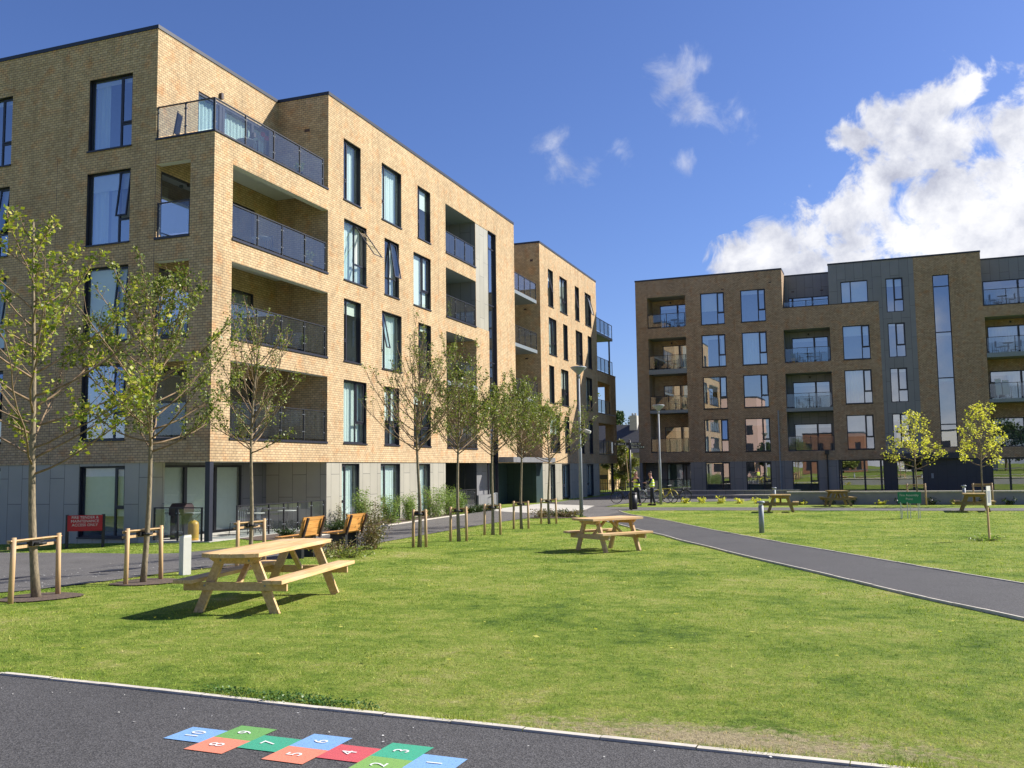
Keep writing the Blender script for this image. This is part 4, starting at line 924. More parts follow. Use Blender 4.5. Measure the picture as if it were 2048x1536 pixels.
def tri_mesh(name, V, mat, k=3):
    n = len(V) // k; me = bpy.data.meshes.new(name)
    me.vertices.add(len(V)); me.vertices.foreach_set('co', V.astype(np.float32).ravel())
    me.loops.add(n * k); me.loops.foreach_set('vertex_index', np.arange(n * k, dtype=np.int32))
    me.polygons.add(n); me.polygons.foreach_set('loop_start', np.arange(0, n * k, k, dtype=np.int32)); me.polygons.foreach_set('loop_total', np.full(n, k, np.int32))
    me.materials.append(mat); me.update(calc_edges=True); me.validate(); return me
V = blades(820000, 4.3, 46, .6, .0024, .018, -1.15, .75)
o = bpy.data.objects.new('grass', tri_mesh('grass', V, M['blades'])); COL.objects.link(o)
tag(o, 'short mown grass of the lawn', 'grass', kind='stuff')
# rough tufts where the turf meets the near kerb
def fringe(line, n, spread, h0, off=0):
    P = np.array(line); seg = RNG.integers(0, len(P) - 1, n); t = RNG.random(n)[:, None]
    p = P[seg] * (1 - t) + P[seg + 1] * t
    m = (p[:, 0] > -14) & (p[:, 0] < 6); p = p[m]; n = len(p)
    clump = .5 + .5 * np.sin(p[:, 0] * 5.1 + 2 * np.sin(p[:, 0] * 1.9))
    k = RNG.random(n) < .3 + .7 * clump ** 2; p = p[k]; clump = clump[k]; n = len(p)
    x = p[:, 0] + RNG.standard_normal(n) * .02; y = p[:, 1] + off - .035 + np.abs(RNG.standard_normal(n)) * spread
    h = h0 * (.4 + RNG.random(n)) * (.5 + clump); z = HN(x, y)
    th = RNG.random(n) * 2 * PI; wd = .0035; ln = h * RNG.random(n) * 1.2; ph = RNG.random(n) * 2 * PI
    V = np.empty((n, 3, 3)); V[:, 0] = np.stack([x - np.cos(th) * wd, y - np.sin(th) * wd, z], 1); V[:, 1] = np.stack([x + np.cos(th) * wd, y + np.sin(th) * wd, z], 1)
    V[:, 2] = np.stack([x + np.cos(ph) * ln, y + np.sin(ph) * ln, z + h], 1); return V.reshape(-1, 3)
o = bpy.data.objects.new('grass_fringe', tri_mesh('grass_fringe', fringe(far_edge, 42000, .06, .035, .06), M['blades'])); COL.objects.link(o)
tag(o, 'longer grass growing along the pale kerb of the near path', 'grass', kind='stuff')
# fallen leaves and chips
mb = MB()
for _ in range(170):
    x = random.uniform(-10, 2); y = random.uniform(6.2, 24); a = random.random() * 6; s = random.uniform(.012, .026)
    if inside(np.array([x]), np.array([y]), road)[0]: continue
    z = H(x, y) + .045; mb.quad(*[(x + s * math.cos(a + k * PI / 2) * (1.5 if k % 2 else .8), y + s * math.sin(a + k * PI / 2), z + random.uniform(-.008, .012)) for k in range(4)])
tag(mb.build('fallen_leaf_litter', M['leaf_gold']), 'fallen yellow leaves scattered over the lawn', 'leaves', kind='stuff')

mb = MB(); cnt = 0
while cnt < 350:
    if cnt < 300: x = random.uniform(-17, -11.6); y = random.gauss(13.5, 2.2)
    else: x = random.uniform(-7, 3); y = 5.75 - abs(random.gauss(0, .35)) - .02 * x
    rd = inside(np.array([x]), np.array([y]), road)[0] or inside(np.array([x]), np.array([y]), front_path)[0]
    cnt += 1
    if not rd: continue
    s = random.uniform(.006, .014) if cnt < 300 else random.uniform(.004, .009); a = random.random() * 6; z = H(x, y) + .018
    mb.quad(*[(x + s * math.cos(a + k * PI / 2) * (1.5 if k % 2 else .8), y + s * math.sin(a + k * PI / 2), z + random.uniform(.0, .006)) for k in range(4)])
tag(mb.build('path_litter', M['blind']), 'pale petals and grit lying on the tarmac', 'litter', kind='stuff')

# ------------------------------------------------------------------ hopscotch
def text_mesh(body, size, mat, name, parent, mtx, extrude=0.0, align='CENTER', spacing=1.0):
    cu = bpy.data.curves.new(name, 'FONT'); cu.body = body; cu.size = size; cu.align_x = align; cu.align_y = 'CENTER'; cu.extrude = extrude; cu.space_character = spacing; cu.resolution_u = 4
    to = bpy.data.objects.new(name + '_tmp', cu); COL.objects.link(to)
    dg = bpy.context.evaluated_depsgraph_get(); dg.update()
    me = bpy.data.meshes.new_from_object(to.evaluated_get(dg)); bpy.data.objects.remove(to)
    me.materials.clear(); me.materials.append(mat); me.name = name
    o = bpy.data.objects.new(name, me); COL.objects.link(o); o.parent = parent; o.matrix_local = mtx; return o
hop = thing('hopscotch_marking', 'painted hopscotch squares in blue, green, teal, red and coral on the near path', 'hopscotch', (0, 0, 0))
cols = {1: (.20, .38, .64), 2: (.20, .38, .09), 3: (.05, .36, .21), 4: (.56, .09, .10), 5: (.70, .23, .14), 6: (.19, .36, .62), 7: (.05, .34, .20), 8: (.70, .23, .14), 9: (.14, .34, .09), 10: (.19, .36, .62)}
def paintmat(c):
    m, nt, out = newmat('road_paint'); tc = N(nt, 'TexCoord'); no = N(nt, 'TexNoise'); inp(no, 'Scale', 85); inp(no, 'Detail', 8); inp(no, 'Roughness', .75); lk(nt, tc.outputs['Object'], no.inputs['Vector'])
    wear = ramp(nt, no.outputs[0], [(.34, .95), (.42, 0.0)]); v = ramp(nt, no.outputs[0], [(.3, .85), (.7, 1.1)])
    col = mixc(nt, mixc(nt, c, v.outputs[0], 1.0, 'MULTIPLY'), (.06, .06, .06), wear.outputs[0])
    p = N(nt, 'BsdfPrincipled'); inp(p, 'Roughness', .7); lk(nt, col, p.inputs['Base Color'])
    b = N(nt, 'Bump'); inp(b, 'Strength', .4); inp(b, 'Distance', .004); lk(nt, no.outputs[0], b.inputs['Height']); lk(nt, b.outputs[0], p.inputs['Normal']); lk(nt, p.outputs[0], out.inputs[0]); return m
wpaint = paintmat((.78, .78, .74)); s = .283; pc = {}
for n, (i, j) in {10: (0, 0), 9: (1, .5), 8: (1, -.5), 7: (2, 0), 6: (3, .5), 5: (3, -.5), 4: (4, 0), 3: (5, .5), 2: (5, -.5), 1: (6, 0)}.items():
    cx = -3.985 + i * s; cy = 5.025 + j * s - .014 * i
    mb = MB(); q = [(cx + a * s / 2, cy + b * s / 2 - .05 * a * s / 2) for a, b in ((-1, -1), (1, -1), (1, 1), (-1, 1))]
    mb.quad(*[(x, y, H(x, y) + .0165) for x, y in q])
    c = cols[n]; pc.setdefault(c, None); pc[c] = pc[c] or paintmat(c)
    sq = mb.build('square', pc[c], hop)
    text_mesh(str(n), .14, wpaint, 'numeral', sq, Matrix.Translation((cx, cy, H(cx, cy) + .0205)) @ Matrix.Rotation(PI / 2, 4, 'Z'), spacing=1.05)

# ------------------------------------------------------------------ picnic tables
def picnic(name, label, x, y, rz, L=1.5, W=.86, seat=.63, mat='wood', hgt=.76, splay=.52):
    """A-frame table; local x across, local y along"""
    z = H(x, y) - .01; t = thing(name, label, 'picnic table', (x, y, z), rz, 'picnic tables on the grass')
    n = 5; bw = W / n
    mb = MB()
    for i in range(n):
        x0 = -W / 2 + i * bw + .0015; x1 = x0 + bw - .003; k = .13 if L > 2 else .05
        ea, eb = (k * (abs(q) / (W / 2)) ** 2.2 for q in (x0, x1)); y_ = L / 2
        mb.hexa([(x0, -y_ + ea, hgt - .05), (x1, -y_ + eb, hgt - .05), (x1, y_ - eb, hgt - .05), (x0, y_ - ea, hgt - .05), (x0, -y_ + ea, hgt), (x1, -y_ + eb, hgt), (x1, y_ - eb, hgt), (x0, y_ - ea, hgt)])
    mb.build('tabletop', M[mat], t, bevel=.004)
    for sx in (-1, 1):
        mb = MB(); 
        for k in (0, 1): mb.box(sx * seat - .128 + k * .13, sx * seat - .002 + k * .13, -L / 2 + .05, L / 2 - .05, .405, .452)
        mb.build('seat', M[mat], t, bevel=.004)
    ye = L / 2 - .3 if L < 2 else L / 2 - .32
    for sy in (-1, 1):
        yy = sy * ye
        for sx in (-1, 1):
            mb = MB(); mb.beam((sx * (W / 2 - .17), yy, hgt - .05), (sx * splay, yy, 0), .05, .115, (1, 0, 0)); mb.build('leg', M[mat], t, bevel=.003)
        mb = MB(); mb.box(-seat - .1, seat + .1, yy + sy * .025, yy + sy * .068, .30, .404); mb.build('cross_beam', M[mat], t, bevel=.003)
        mb = MB(); a = W / 2 - .04; b = W / 2 - .14; y0, y1 = sorted((yy + sy * .026, yy + sy * .068)); mb.prism([(-a, hgt - .0505), (a, hgt - .0505), (a, hgt - .08), (b, hgt - .14), (-b, hgt - .14), (-a, hgt - .08)], y0, y1, 'y')
        for v in range(0): pass
        mb.build('top_batten', M[mat], t)
        mb = MB(); mb.beam((0, yy - sy * .04, .37), (0, yy - sy * .42, hgt - .06), .07, .04); mb.build('brace', M[mat], t, bevel=.003)
        mb = MB()
        for sx in (-1, 1):
            for bx, bz in ((sx * .40, .365), (sx * (W / 2 - .19), hgt - .1)):
                mb.tube([(bx, yy + sy * .06, bz), (bx, yy + sy * .076, bz)], .013, 8)
        mb.build('bolt', M['galv'], t)
    return t
picnic('picnic_table', 'long pale timber picnic table nearest in view, casting a dark shadow on the lawn', -7.43, 10.87, math.radians(9.5), L=2.62, W=.76, hgt=.77, seat=.585)
picnic('picnic_table', 'pale timber picnic table in mid lawn, in front of the silver lamp post', -5.36, 21.0, math.radians(-37), L=1.55, W=.8, seat=.6)
picnic('picnic_table', 'weathered picnic table end-on beside the short silver bollard light near the low wall', -3.1, 42.5, math.radians(3), L=1.5, mat='wood_g')
picnic('picnic_table', 'small far picnic table with sunlit top right against the low wall', -.85, 48.8, math.radians(14), L=1.5, mat='wood_g')
picnic('picnic_table', 'weathered picnic table end-on behind the small white notice on its post', 4.6, 43.3, math.radians(-3), L=1.5, mat='wood_g')

# ------------------------------------------------------------------ benches
def bench(label, x, y, rz, Lb):
    z = H(x, y); t = thing('park_bench', label, 'bench', (x, y, z), rz, 'timber benches facing the road')
    mb = MB()
    for i in range(5): mb.box(-.52 + i * .092, -.52 + i * .092 + .084, -Lb / 2 - .12, Lb / 2 + .12, .44, .475)
    mb.build('seat', M['bench'], t, bevel=.004)
    mb = MB()
    for i in range(5):
        zz = .48 + i * .08; xx = -.03 + (i * .08) * .25 + .02
        mb.hexa([(xx, -Lb / 2, zz), (xx + .03, -Lb / 2, zz), (xx + .03, Lb / 2, zz), (xx, Lb / 2, zz), (xx + .018, -Lb / 2, zz + .075), (xx + .048, -Lb / 2, zz + .075), (xx + .048, Lb / 2, zz + .075), (xx + .018, Lb / 2, zz + .075)])
    mb.build('backrest', M['bench'], t)
    for sy in (-1, 1):
        mb = MB(); mb.beam((0.035, sy * (Lb / 2 - .08), .42), (.175, sy * (Lb / 2 - .08), .86), .05, .045, (1, 0, 0)); mb.build('back_support', M['brown_iron'], t)
        mb = MB(); mb.box(-.42, -.02, sy * (Lb / 2 - .18) - .05, sy * (Lb / 2 - .18) + .05, -.02, .438); mb.build('leg', M['iron'], t)
    return t
bench('orange slatted bench partly hidden behind the long picnic table', -11.05, 17.55, 0, .82)
bench('orange slatted bench with its back to the lawn, beside the russet bush', -11.0, 19.3, 0, .86)

# ------------------------------------------------------------------ lighting, signs, posts
def lamp(label, x, y, h, rz=0, camera=False):
    t = thing('street_lamp', label, 'lamp post', (x, y, H(x, y)), rz)
    mb = MB(); mb.tube([(0, 0, -.05), (0, 0, h * .45), (0, 0, h * .46), (0, 0, h - .5)], [.08, .07, .052, .046], 14); mb.build('pole', M['galv'], t, True)
    mb = MB(); mb.tube([(0, 0, h - .52), (0, 0, h - .28)], [.045, .06], 12); mb.build('collar', M['galv'], t, True)
    mb = MB(); mb.lathe([(.06, h - .34), (.12, h - .26), (.34, h - .05), (.345, h - .03), (.30, h + .0), (.0001, h + .02)], 24); mb.build('lamp_head', M['galv'], t, True)
    if camera:
        mb = MB(); mb.beam((0, 0, 3.62), (.22, -.05, 3.58), .04, .04); mb.build('camera_arm', M['white'], t)
        mb = MB(); mb.beam((.18, -.06, 3.6), (.5, -.16, 3.48), .12, .12); mb.build('camera_body', M['white'], t, bevel=.02)
    return t
lamp('tall silver lamp post with saucer head and small security camera, behind the mid-lawn picnic table', -10.7, 37.6, 6.25, camera=True)
lamp('silver lamp post with saucer head standing by the parked bicycles', -9.93, 50.6, 5.4)
def bollard(label, x, y, h=.93):
    t = thing('bollard_light', label, 'bollard', (x, y, H(x, y)), 0, 'short silver bollard lights on the lawn')
    mb = MB(); mb.tube([(0, 0, -.03), (0, 0, h - .13)], .075, 16); mb.build('post', M['galv'], t, True)
    mb = MB(); mb.tube([(0, 0, h - .13), (0, 0, h - .06)], .062, 16); mb.build('lens', M['white'], t, True)
    mb = MB(); mb.lathe([(.115, h - .06), (.12, h - .03), (.10, h), (.0001, h + .008)], 20); mb.build('cap', M['galv'], t, True)
bollard('silver bollard light alone on the grass beside the curving path', -2.66, 28.7)
bollard('silver bollard light just behind the weathered end-on picnic table', -3.83, 48.6); bollard('silver bollard light behind the picnic table at the young golden trees', 4.72, 48.3, .98)
t = thing('white_bollard', 'square white timber bollard at the lawn edge, left of the long picnic table', 'bollard', (-11.2, 13.75, H(-11.2, 13.75)), math.radians(-22))
mb = MB(); mb.box(-.075, .075, -.075, .075, -.03, .66); mb.hexa([(-.075, -.075, .66), (.075, -.075, .66), (.075, .075, .66), (-.075, .075, .66), (-.06, -.075, .675), (.075, -.06, .70), (.06, .075, .70), (-.075, .06, .675)]); mb.build('post', M['white'], t)

def face_mtx(x, y, z, ang, tilt=0):
    """text plane standing upright, facing the direction ang (0 = towards -Y)"""
    return Matrix.Translation((x, y, z)) @ Matrix.Rotation(ang, 4, 'Z') @ Matrix.Rotation(PI / 2, 4, 'X')
x, y = -22.3, 22.75
t = thing('fire_access_sign', 'red notice reading fire tender and maintenance access only, on two posts by the wall', 'sign', (x, y, H(x, y)), math.radians(32))
mb = MB(); mb.box(-.5, .5, -.02, .0, .52, 1.0); p = mb.build('board', M['red'], t)
for i, s_ in enumerate(('FIRE TENDER &', 'MAINTENANCE', 'ACCESS ONLY')): text_mesh(s_, .115, M['white'], 'lettering', p, face_mtx(-.0, -.024, .93 - i * .115, 0), .001)
for sx in (-1, 1):
    mb = MB(); mb.box(sx * .52 - .04, sx * .52 + .04, .0, .08, -.05, 1.02); mb.build('post', M['iron'], t)
x, y = 1.85, 37.6
t = thing('assembly_point_sign', 'green fire assembly point sign on thin white legs in the far lawn', 'sign', (x, y, H(x, y)), math.radians(4))
mb = MB(); mb.box(-.41, .39, -.02, .0, .55, .97); p = mb.build('board', M['green'], t)
for i, s_ in enumerate(('Fire Assembly', 'Point')): text_mesh(s_, .115, M['white'], 'lettering', p, face_mtx(-.02, -.024, .85 - i * .14, 0), .001)
for lx, ly in ((-.33, -.03), (-.27, .12), (-.1, -.05), (.02, .15), (.27, .0), (.34, .1)):
    mb = MB(); mb.box(lx - .013, lx + .013, ly - .013, ly + .013, -.03, .6 if ly < .02 else .9); mb.build('leg', M['white'], t)
x, y = 3.07, 26.15
t = thing('notice_post', 'small white notice turned edgeways on a weathered wooden post in the grass', 'sign', (x, y, H(x, y)), math.radians(66))
mb = MB(); mb.beam((0, 0, -.05), (-.03, 0, 1.2), .05, .04, (0, 1, 0)); mb.build('post', M['stake'], t)
mb = MB(); mb.box(-.17, .13, -.05, -.035, .88, 1.36); bd = mb.build('board', M['white'], t)
mb = MB(); mb.box(-.11, .07, -.054, -.051, .95, 1.24); mb.build('printed_panel', M['galv'], bd)
# finger post
x, y = -9.9, 43.3
t = thing('finger_post', 'black finger signpost with three white-lettered arms pointing to the blocks', 'signpost', (x, y, H(x, y)))
mb = MB(); mb.tube([(0, 0, -.05), (0, 0, 3.28)], .05, 12); mb.tube([(0, 0, 3.28), (0, 0, 3.34)], [.05, .01], 12); mb.build('pole', M['iron'], t, True)
for s_, z, dx, L in (('Block 2', 3.12, -1, .72), ('Block 1', 3.12, 1, .52), ('Block 3-4', 2.96, 1, .68)):
    mb = MB(); x0, x1 = sorted((dx * .05, dx * L)); mb.box(x0, x1, -.022, .022, z - .065, z + .065); arm = mb.build('sign_arm', M['iron'], t)
    text_mesh(s_, .13, M['white'], 'lettering', arm, face_mtx((x0 + x1) / 2 - dx * .03, -.026, z, 0), .001)
    mb = MB(); e = dx * (L - .05); mb.beam((e, -.028, z - .045), (e + dx * .05, -.028, z), .018, .006, (0, 1, 0)); mb.beam((e, -.028, z + .045), (e + dx * .05, -.028, z), .018, .006, (0, 1, 0)); mb.build('arrow', M['white'], arm)
t = thing('litter_bin', 'dark grey round litter bin beside the finger signpost', 'bin', (-10.1, 44.6, H(-10.1, 44.6)))
mb = MB(); mb.tube([(0, 0, 0), (0, 0, .74)], .2, 20); mb.build('body', M['iron'], t, True); mb = MB(); mb.tube([(0, 0, .74), (0, 0, .8)], [.215, .2], 20); mb.build('lid', M['frame'], t, True)
for x, y, lb in ((-13.5, 14.6, 'iron manhole cover in the road behind the second staked tree'), (-15.8, 14.3, 'iron manhole cover in the road behind the nearest staked tree'), (-12.7, 20.8, 'iron manhole cover near the bench side of the road')):
    mb = MB(); a = math.radians(12); q = [(x + u * math.cos(a) - v * math.sin(a), y + u * math.sin(a) + v * math.cos(a)) for u, v in ((-.35, -.35), (.35, -.35), (.35, .35), (-.35, .35))]
    mb.add([(p[0], p[1], H(*p) + .01) for p in q] + [(p[0], p[1], H(*p) + .022) for p in q], [(4, 5, 6, 7), (0, 1, 5, 4), (1, 2, 6, 5), (2, 3, 7, 6), (3, 0, 4, 7)])
    tag(mb.build('manhole_cover', M['frame']), lb, 'manhole cover', 'manhole covers in the road')

# ------------------------------------------------------------------ low walls, fence and what lies beyond
t = thing('low_wall', 'long low grey wall with pale sunlit coping in front of the far block', 'wall')
mb = MB(); mb.box(-3.3, 26, 50.45, 50.75, -.1, .60); mb.build('wall_body', M['wallgrey'], t); mb = MB(); mb.box(-3.35, 26, 50.38, 50.82, .601, .67); mb.build('coping', M['kerb'], t)
t = thing('planter_wall', 'dark low stepped wall in shadow at the foot of the far block', 'wall')
mb = MB(); mb.box(-14.2, -3.4, 62.2, 62.6, -.3, .12); mb.box(-14.2, -3.4, 64, 64.4, -.3, .38); mb.build('wall_body', M['panel_d'], t)
mb = MB(); mb.box(-14.2, -3.4, 62.15, 62.65, .121, .17); mb.box(-14.2, -3.4, 63.95, 64.45, .381, .43); mb.build('coping', M['kerb'], t)
t = thing('railing_fence', 'black vertical-bar railing fence in the gap between the blocks', 'fence')
mb = MB()
for i in range(30): xx = -23.5 + i * .21; mb.box(xx, xx + .045, 84, 84.045, -.35, .95)
mb.box(-23.6, -17.3, 83.99, 84.05, -.2, -.15); mb.box(-23.6, -17.3, 83.99, 84.05, .6, .65); mb.build('bars', M['iron'], t)
t = thing('orange_brick_building', 'low orange-lit brick building with a dark nameboard, seen under the end of the sunlit block', 'building')
mb = MB(); Q = Fr((0, 95), (1, 0), (0, 1)); Q.wall(mb, -31, -24.05, -.5, 3.2); Fr((-24.05, 0), (0, 1), (-1, 0)).wall(mb, 95, 101, -.5, 3.2); Fr((0, 101), (1, 0), (0, -1)).wall(mb, -31, -24.05, -.5, 3.2); Fr((-31, 0), (0, 1), (1, 0)).wall(mb, 95, 101, -.5, 3.2); mb.build('wall', M['brick'], t)
mb = MB(); mb.box(-31.1, -23.95, 94.9, 101.1, 3.2, 3.35); mb.build('roof', M['coping'], t); mb = MB(); mb.box(-24.95, -24.15, 94.95, 94.99, .85, 1.3); mb.build('nameboard', M['frame'], t)
t = thing('slate_roof_house', 'old house with dark slate roof and chimney behind the gap between the blocks', 'house')
mb = MB(); mb.box(-34, -15, 108.4, 116, -.5, 4.0); mb.build('wall', M['wallgrey'], t)
mb = MB(); mb.prism([(107.9, 3.75), (116.5, 3.75), (112.2, 7.25)], -34.3, -14.7, 'x'); rf = mb.build('roof', plain('slate_roof', (.06, .06, .065), rough=.7, var=.35, scale=3, stretch=(1, 1, 14)), t)
mb = MB(); mb.box(-25.4, -24.5, 111.3, 112.3, 6.4, 8.3); mb.tube([(-25.1, 111.8, 8.3), (-25.1, 111.8, 8.6)], .13, 8); mb.tube([(-24.75, 111.8, 8.3), (-24.75, 111.8, 8.6)], .13, 8); mb.build('chimney', M['concrete'], rf)

# ------------------------------------------------------------------ the other side of the green, behind the viewpoint
M['peach'] = plain('peach_render', (.62, .42, .34), rough=.9, var=.06); M['orange_brick'] = brickmat('orange_brick', (.36, .17, .10), (.28, .13, .08), (.2, .14, .1)); M['white_render'] = plain('white_render', (.68, .66, .62), rough=.9, var=.04)
def block(label, x0, x1, y, dpt, z1, mat, cols, rows, rz=0):
    t = thing('apartment_building', label, 'building'); Q = Fr((0, y), (1, 0), (0, -1)); mb = MB(); hs = []; fh = (z1 - 1.2) / rows; pw = (x1 - x0) / cols
    for r in range(rows):
        for c in range(cols):
            a = x0 + pw * (c + .3); hs.append((a, a + pw * .42, .9 + r * fh, .9 + r * fh + fh * .55, .1))
    Q.wall(mb, x0, x1, -.3, z1, hs)
    for X in (x0, x1): Fr((X, 0), (0, 1), (1, 0)).wall(mb, y - dpt, y, -.3, z1)
    Fr((0, y - dpt), (1, 0), (0, 1)).wall(mb, x0, x1, -.3, z1); mb.build('wall', M[mat], t)
    mb = MB(); mb.box(x0 - .1, x1 + .1, y - dpt - .1, y + .1, z1, z1 + .25); mb.build('roof', M['coping'], t)
    for a, b, c, d, e in hs:
        mb = MB(); Q.box(mb, a, b, .05, .09, c, c + .06); Q.box(mb, a, b, .05, .09, d - .06, d); Q.box(mb, a, a + .06, .05, .09, c, d); Q.box(mb, b - .06, b, .05, .09, c, d); Q.box(mb, (a + b) / 2 - .03, (a + b) / 2 + .03, .05, .09, c, d); w_ = mb.build('window', M['frame'], t)
        mb = MB(); Q.quad(mb, (a, .095, c), (b, .095, c), (b, .095, d), (a, .095, d)); mb.build('pane', M['frame'], w_)
block('peach rendered block across the road behind the viewpoint', -54, -26, -52, 12, 16.5, 'peach', 8, 4)
block('orange brick block across the road behind the viewpoint', -17, -5, -50, 10, 8.4, 'orange_brick', 5, 2)
block('white rendered block across the road behind the viewpoint', 1, 19, -56, 10, 8.5, 'white_render', 5, 2)
block('long orange brick block farthest along behind the viewpoint', 26, 52, -50, 12, 9.5, 'orange_brick', 7, 3)
drape('far_road', [(-70, -46), (70, -46), (70, -37), (-70, -37)], .02, 'tarmac_l', 6)
# ------------------------------------------------------------------ trees and shrubs
def leaves_at(P, size, R, up=.3, droop=0.0, wid=.42):
    """leaf blades (folded five-point shapes) at the points P"""
    n = len(P); size = np.broadcast_to(size, (n,)) * (.6 + .75 * R.random(n))
    d = R.standard_normal((n, 3)); d[:, 2] = d[:, 2] * .6 - droop; d /= np.linalg.norm(d, axis=1)[:, None]
    nn = R.standard_normal((n, 3)); nn[:, 2] += up * 3; s = np.cross(d, nn); s /= np.linalg.norm(s, axis=1)[:, None] + 1e-9
    q = np.cross(s, d); f = .25 * (R.random(n) - .2)[:, None]
    S = size[:, None]; V = np.empty((n, 4, 3), np.float32)
    V[:, 0] = P; V[:, 1] = P + d * S * .5 + s * S * wid + q * S * f; V[:, 2] = P + d * S; V[:, 3] = P + d * S * .5 - s * S * wid + q * S * f
    return V.reshape(-1, 3)
def tree(label, x, y, height, clear, rad, seed, name='young_tree', rtr=.06, nb=20, leaf='leaf_g', lsize=.05, per=16, tilt=0, up=1.0, low=1.0, group=None, bare=.25, profile=None, clump=.034, nsub=6, spread=1.0, top=.55):
    """young tree: leader, limbs, side twigs, leaves in tufts on the twigs"""
    R = np.random.default_rng(seed); z = H(x, y)
    t = thing(name, label, 'tree', (x, y, z), 0, group)
    mb = MB(); n = 12; lead = []; ax = R.uniform(-1, 1, 2) * .03
    for i in range(n + 1):
        f = i / n; w = .05 * math.sin(f * 5 + seed) * f
        lead.append(Vector((tilt * f + w + ax[0] * math.sin(f * 9), w * .6 + ax[1] * math.sin(f * 7), -.05 + (height + .05) * f)))
    rr = [rtr * (1.18 if i == 0 else 1) * (1 - .9 * (i / n) ** 1.0) + .006 for i in range(n + 1)]
    mb.tube(lead, rr, 9)
    def on_lead(h):
        f = min(.999, h / height) * n; i = int(f); return lead[i].lerp(lead[i + 1], f - i)
    def rad_at(h): return rtr * (1 - .9 * h / height) + .006
    prof = profile or (lambda f: (1 - f) ** .8 * (.55 + .45 * min(1, f * 4)) + .08)
    tips = []; tm = MB()
    for b in range(nb):
        f = (b + R.random() * .7) / nb; f = f ** 1.15
        h = clear + (height - clear) * f * .92; p = on_lead(h).copy(); a = b * 2.4 + R.random() * .7; L = rad * prof(f) * (.8 + .45 * R.random())
        el = math.radians(20 + 38 * f + R.uniform(-14, 12)) * up; seg = 7; pts = [p.copy()]; d = Vector((math.cos(a) * math.cos(el), math.sin(a) * math.cos(el), math.sin(el)))
        step = L / math.cos(min(1.25, el)) / seg * spread
        for s in range(seg):
            d = (d + Vector((R.uniform(-.14, .14), R.uniform(-.14, .14), .085 * up + R.uniform(-.06, .08)))).normalized(); p = p + d * step; pts.append(p.copy())
        r0 = min(rad_at(h) * .45, .015); tm.tube(pts, [r0 * (1 - .8 * k / seg) + .003 for k in range(seg + 1)], 5)
        for s in range(nsub):
            q = .28 + .72 * (s + R.random()) / nsub; k = min(seg - 1, int(q * seg)); o_ = pts[k].lerp(pts[k + 1], q * seg - k if q * seg - k < 1 else 1)
            dd = (pts[k + 1] - pts[k]).normalized() + Vector((R.uniform(-.8, .8), R.uniform(-.8, .8), R.uniform(-.2, .7))); dd.normalize()
            l2 = L * R.uniform(.18, .42) * (1.15 - q * .5); tp = [o_.copy()]
            for e in range(3):
                dd = (dd + Vector((R.uniform(-.2, .2), R.uniform(-.2, .2), .1))).normalized(); o_ = o_ + dd * l2 / 3; tp.append(o_.copy())
            tm.tube(tp, [.006, .005, .004, .0025], 3, cap=False)
            tips.append((tp, R.random() * (1 - top * f) - .15 * top * f))
        tips.append(([pts[-3], pts[-2], pts[-1]], R.random() * (1 - top * f)))
    tips.append(([lead[-3], lead[-2], lead[-1]], .9))
    mb.build('trunk', M['bark'], t, True); tm.build('branches', M['twig'], t, True)
    P = []
    for tp, w in tips:
        if w < bare: k = int(per * (.22 if w > 0 else .08))
        else: k = int(per * (.5 + w))
        K = 3 + int(R.random() * 2); nodes = [(.15 + .85 * R.random() ** .7) * (len(tp) - 1) for _ in range(K)] + [len(tp) - 1.001]
        for _ in range(k):
            q = nodes[int(R.random() * len(nodes))]; i = min(int(q), len(tp) - 2); c = tp[i].lerp(tp[i + 1], q - i)
            P.append((c.x + R.normal() * clump, c.y + R.normal() * clump, c.z + R.normal() * clump))
    P = np.array(P)
    me = tri_mesh('crown', leaves_at(P, lsize, R), M[leaf], 4); o = bpy.data.objects.new('crown', me); COL.objects.link(o); o.parent = t
    return t
def support(label, x, y, rz=0, w=.5, h=.92, far=False):
    t = thing('tree_stake_frame', label, 'tree stakes', (x, y, H(x, y)), rz, 'stake frames holding the young trees')
    for s in (-1, 1):
        mb = MB(); mb.tube([(s * w, 0, -.05), (s * w * .97, 0, h * .5), (s * w * .95, 0, h)], [.038, .036, .035], 12); mb.build('stake', M['stake'], t, True)
    mb = MB(); mb.box(-w - .04, w + .04, .037, .055, h - .08, h - .05) ; mb.box(-w - .04, w + .04, .037, .055, h - .16, h - .12); mb.box(-w - .04, w + .04, -.01, .056, h - .05, h - .035); mb.build('cross_bar', M['stake'], t)
    if not far:
        mb = MB(); mb.box(-.12, .12, -.02, .07, h - .145, h - .075); mb.tube([(.075 * math.cos(a), -.05 + .07 * math.sin(a), h - .11) for a in np.linspace(0, 2 * PI, 13)], .022, 6); mb.build('rubber_tie', M['rubber'], t)
G = 'row of young staked trees along the road'
tree('nearest staked tree with loose yellow-green crown, in front of the shaded brick face', -11.02, 10.38, 5.5, 1.75, 2.1, 3, rtr=.056, nb=34, leaf='leaf_y', lsize=.062, per=28, tilt=-.35, group=G, bare=.42, nsub=9, clump=.042, up=.75, top=.7, profile=lambda f: (1 - f) ** 1.0 * .9 + .16)
tree('second staked tree, crown of small dark green leaves overlapping the corner loggias', -10.97, 12.45, 4.95, 2.15, 1.8, 8, rtr=.044, nb=46, leaf='leaf_g', lsize=.047, per=24, tilt=.25, group=G, nsub=10, bare=.25, up=.95)
tree('thin staked tree between the white bollard and the first bench, nearly leafless top', -11.0, 15.35, 4.7, 2.2, 1.3, 15, rtr=.038, nb=38, leaf='leaf_g', lsize=.042, per=15, tilt=.12, group=G, nsub=9, bare=.45, up=1.1)
vase = lambda f: (1 - f) ** .9 * 1.02 + .06
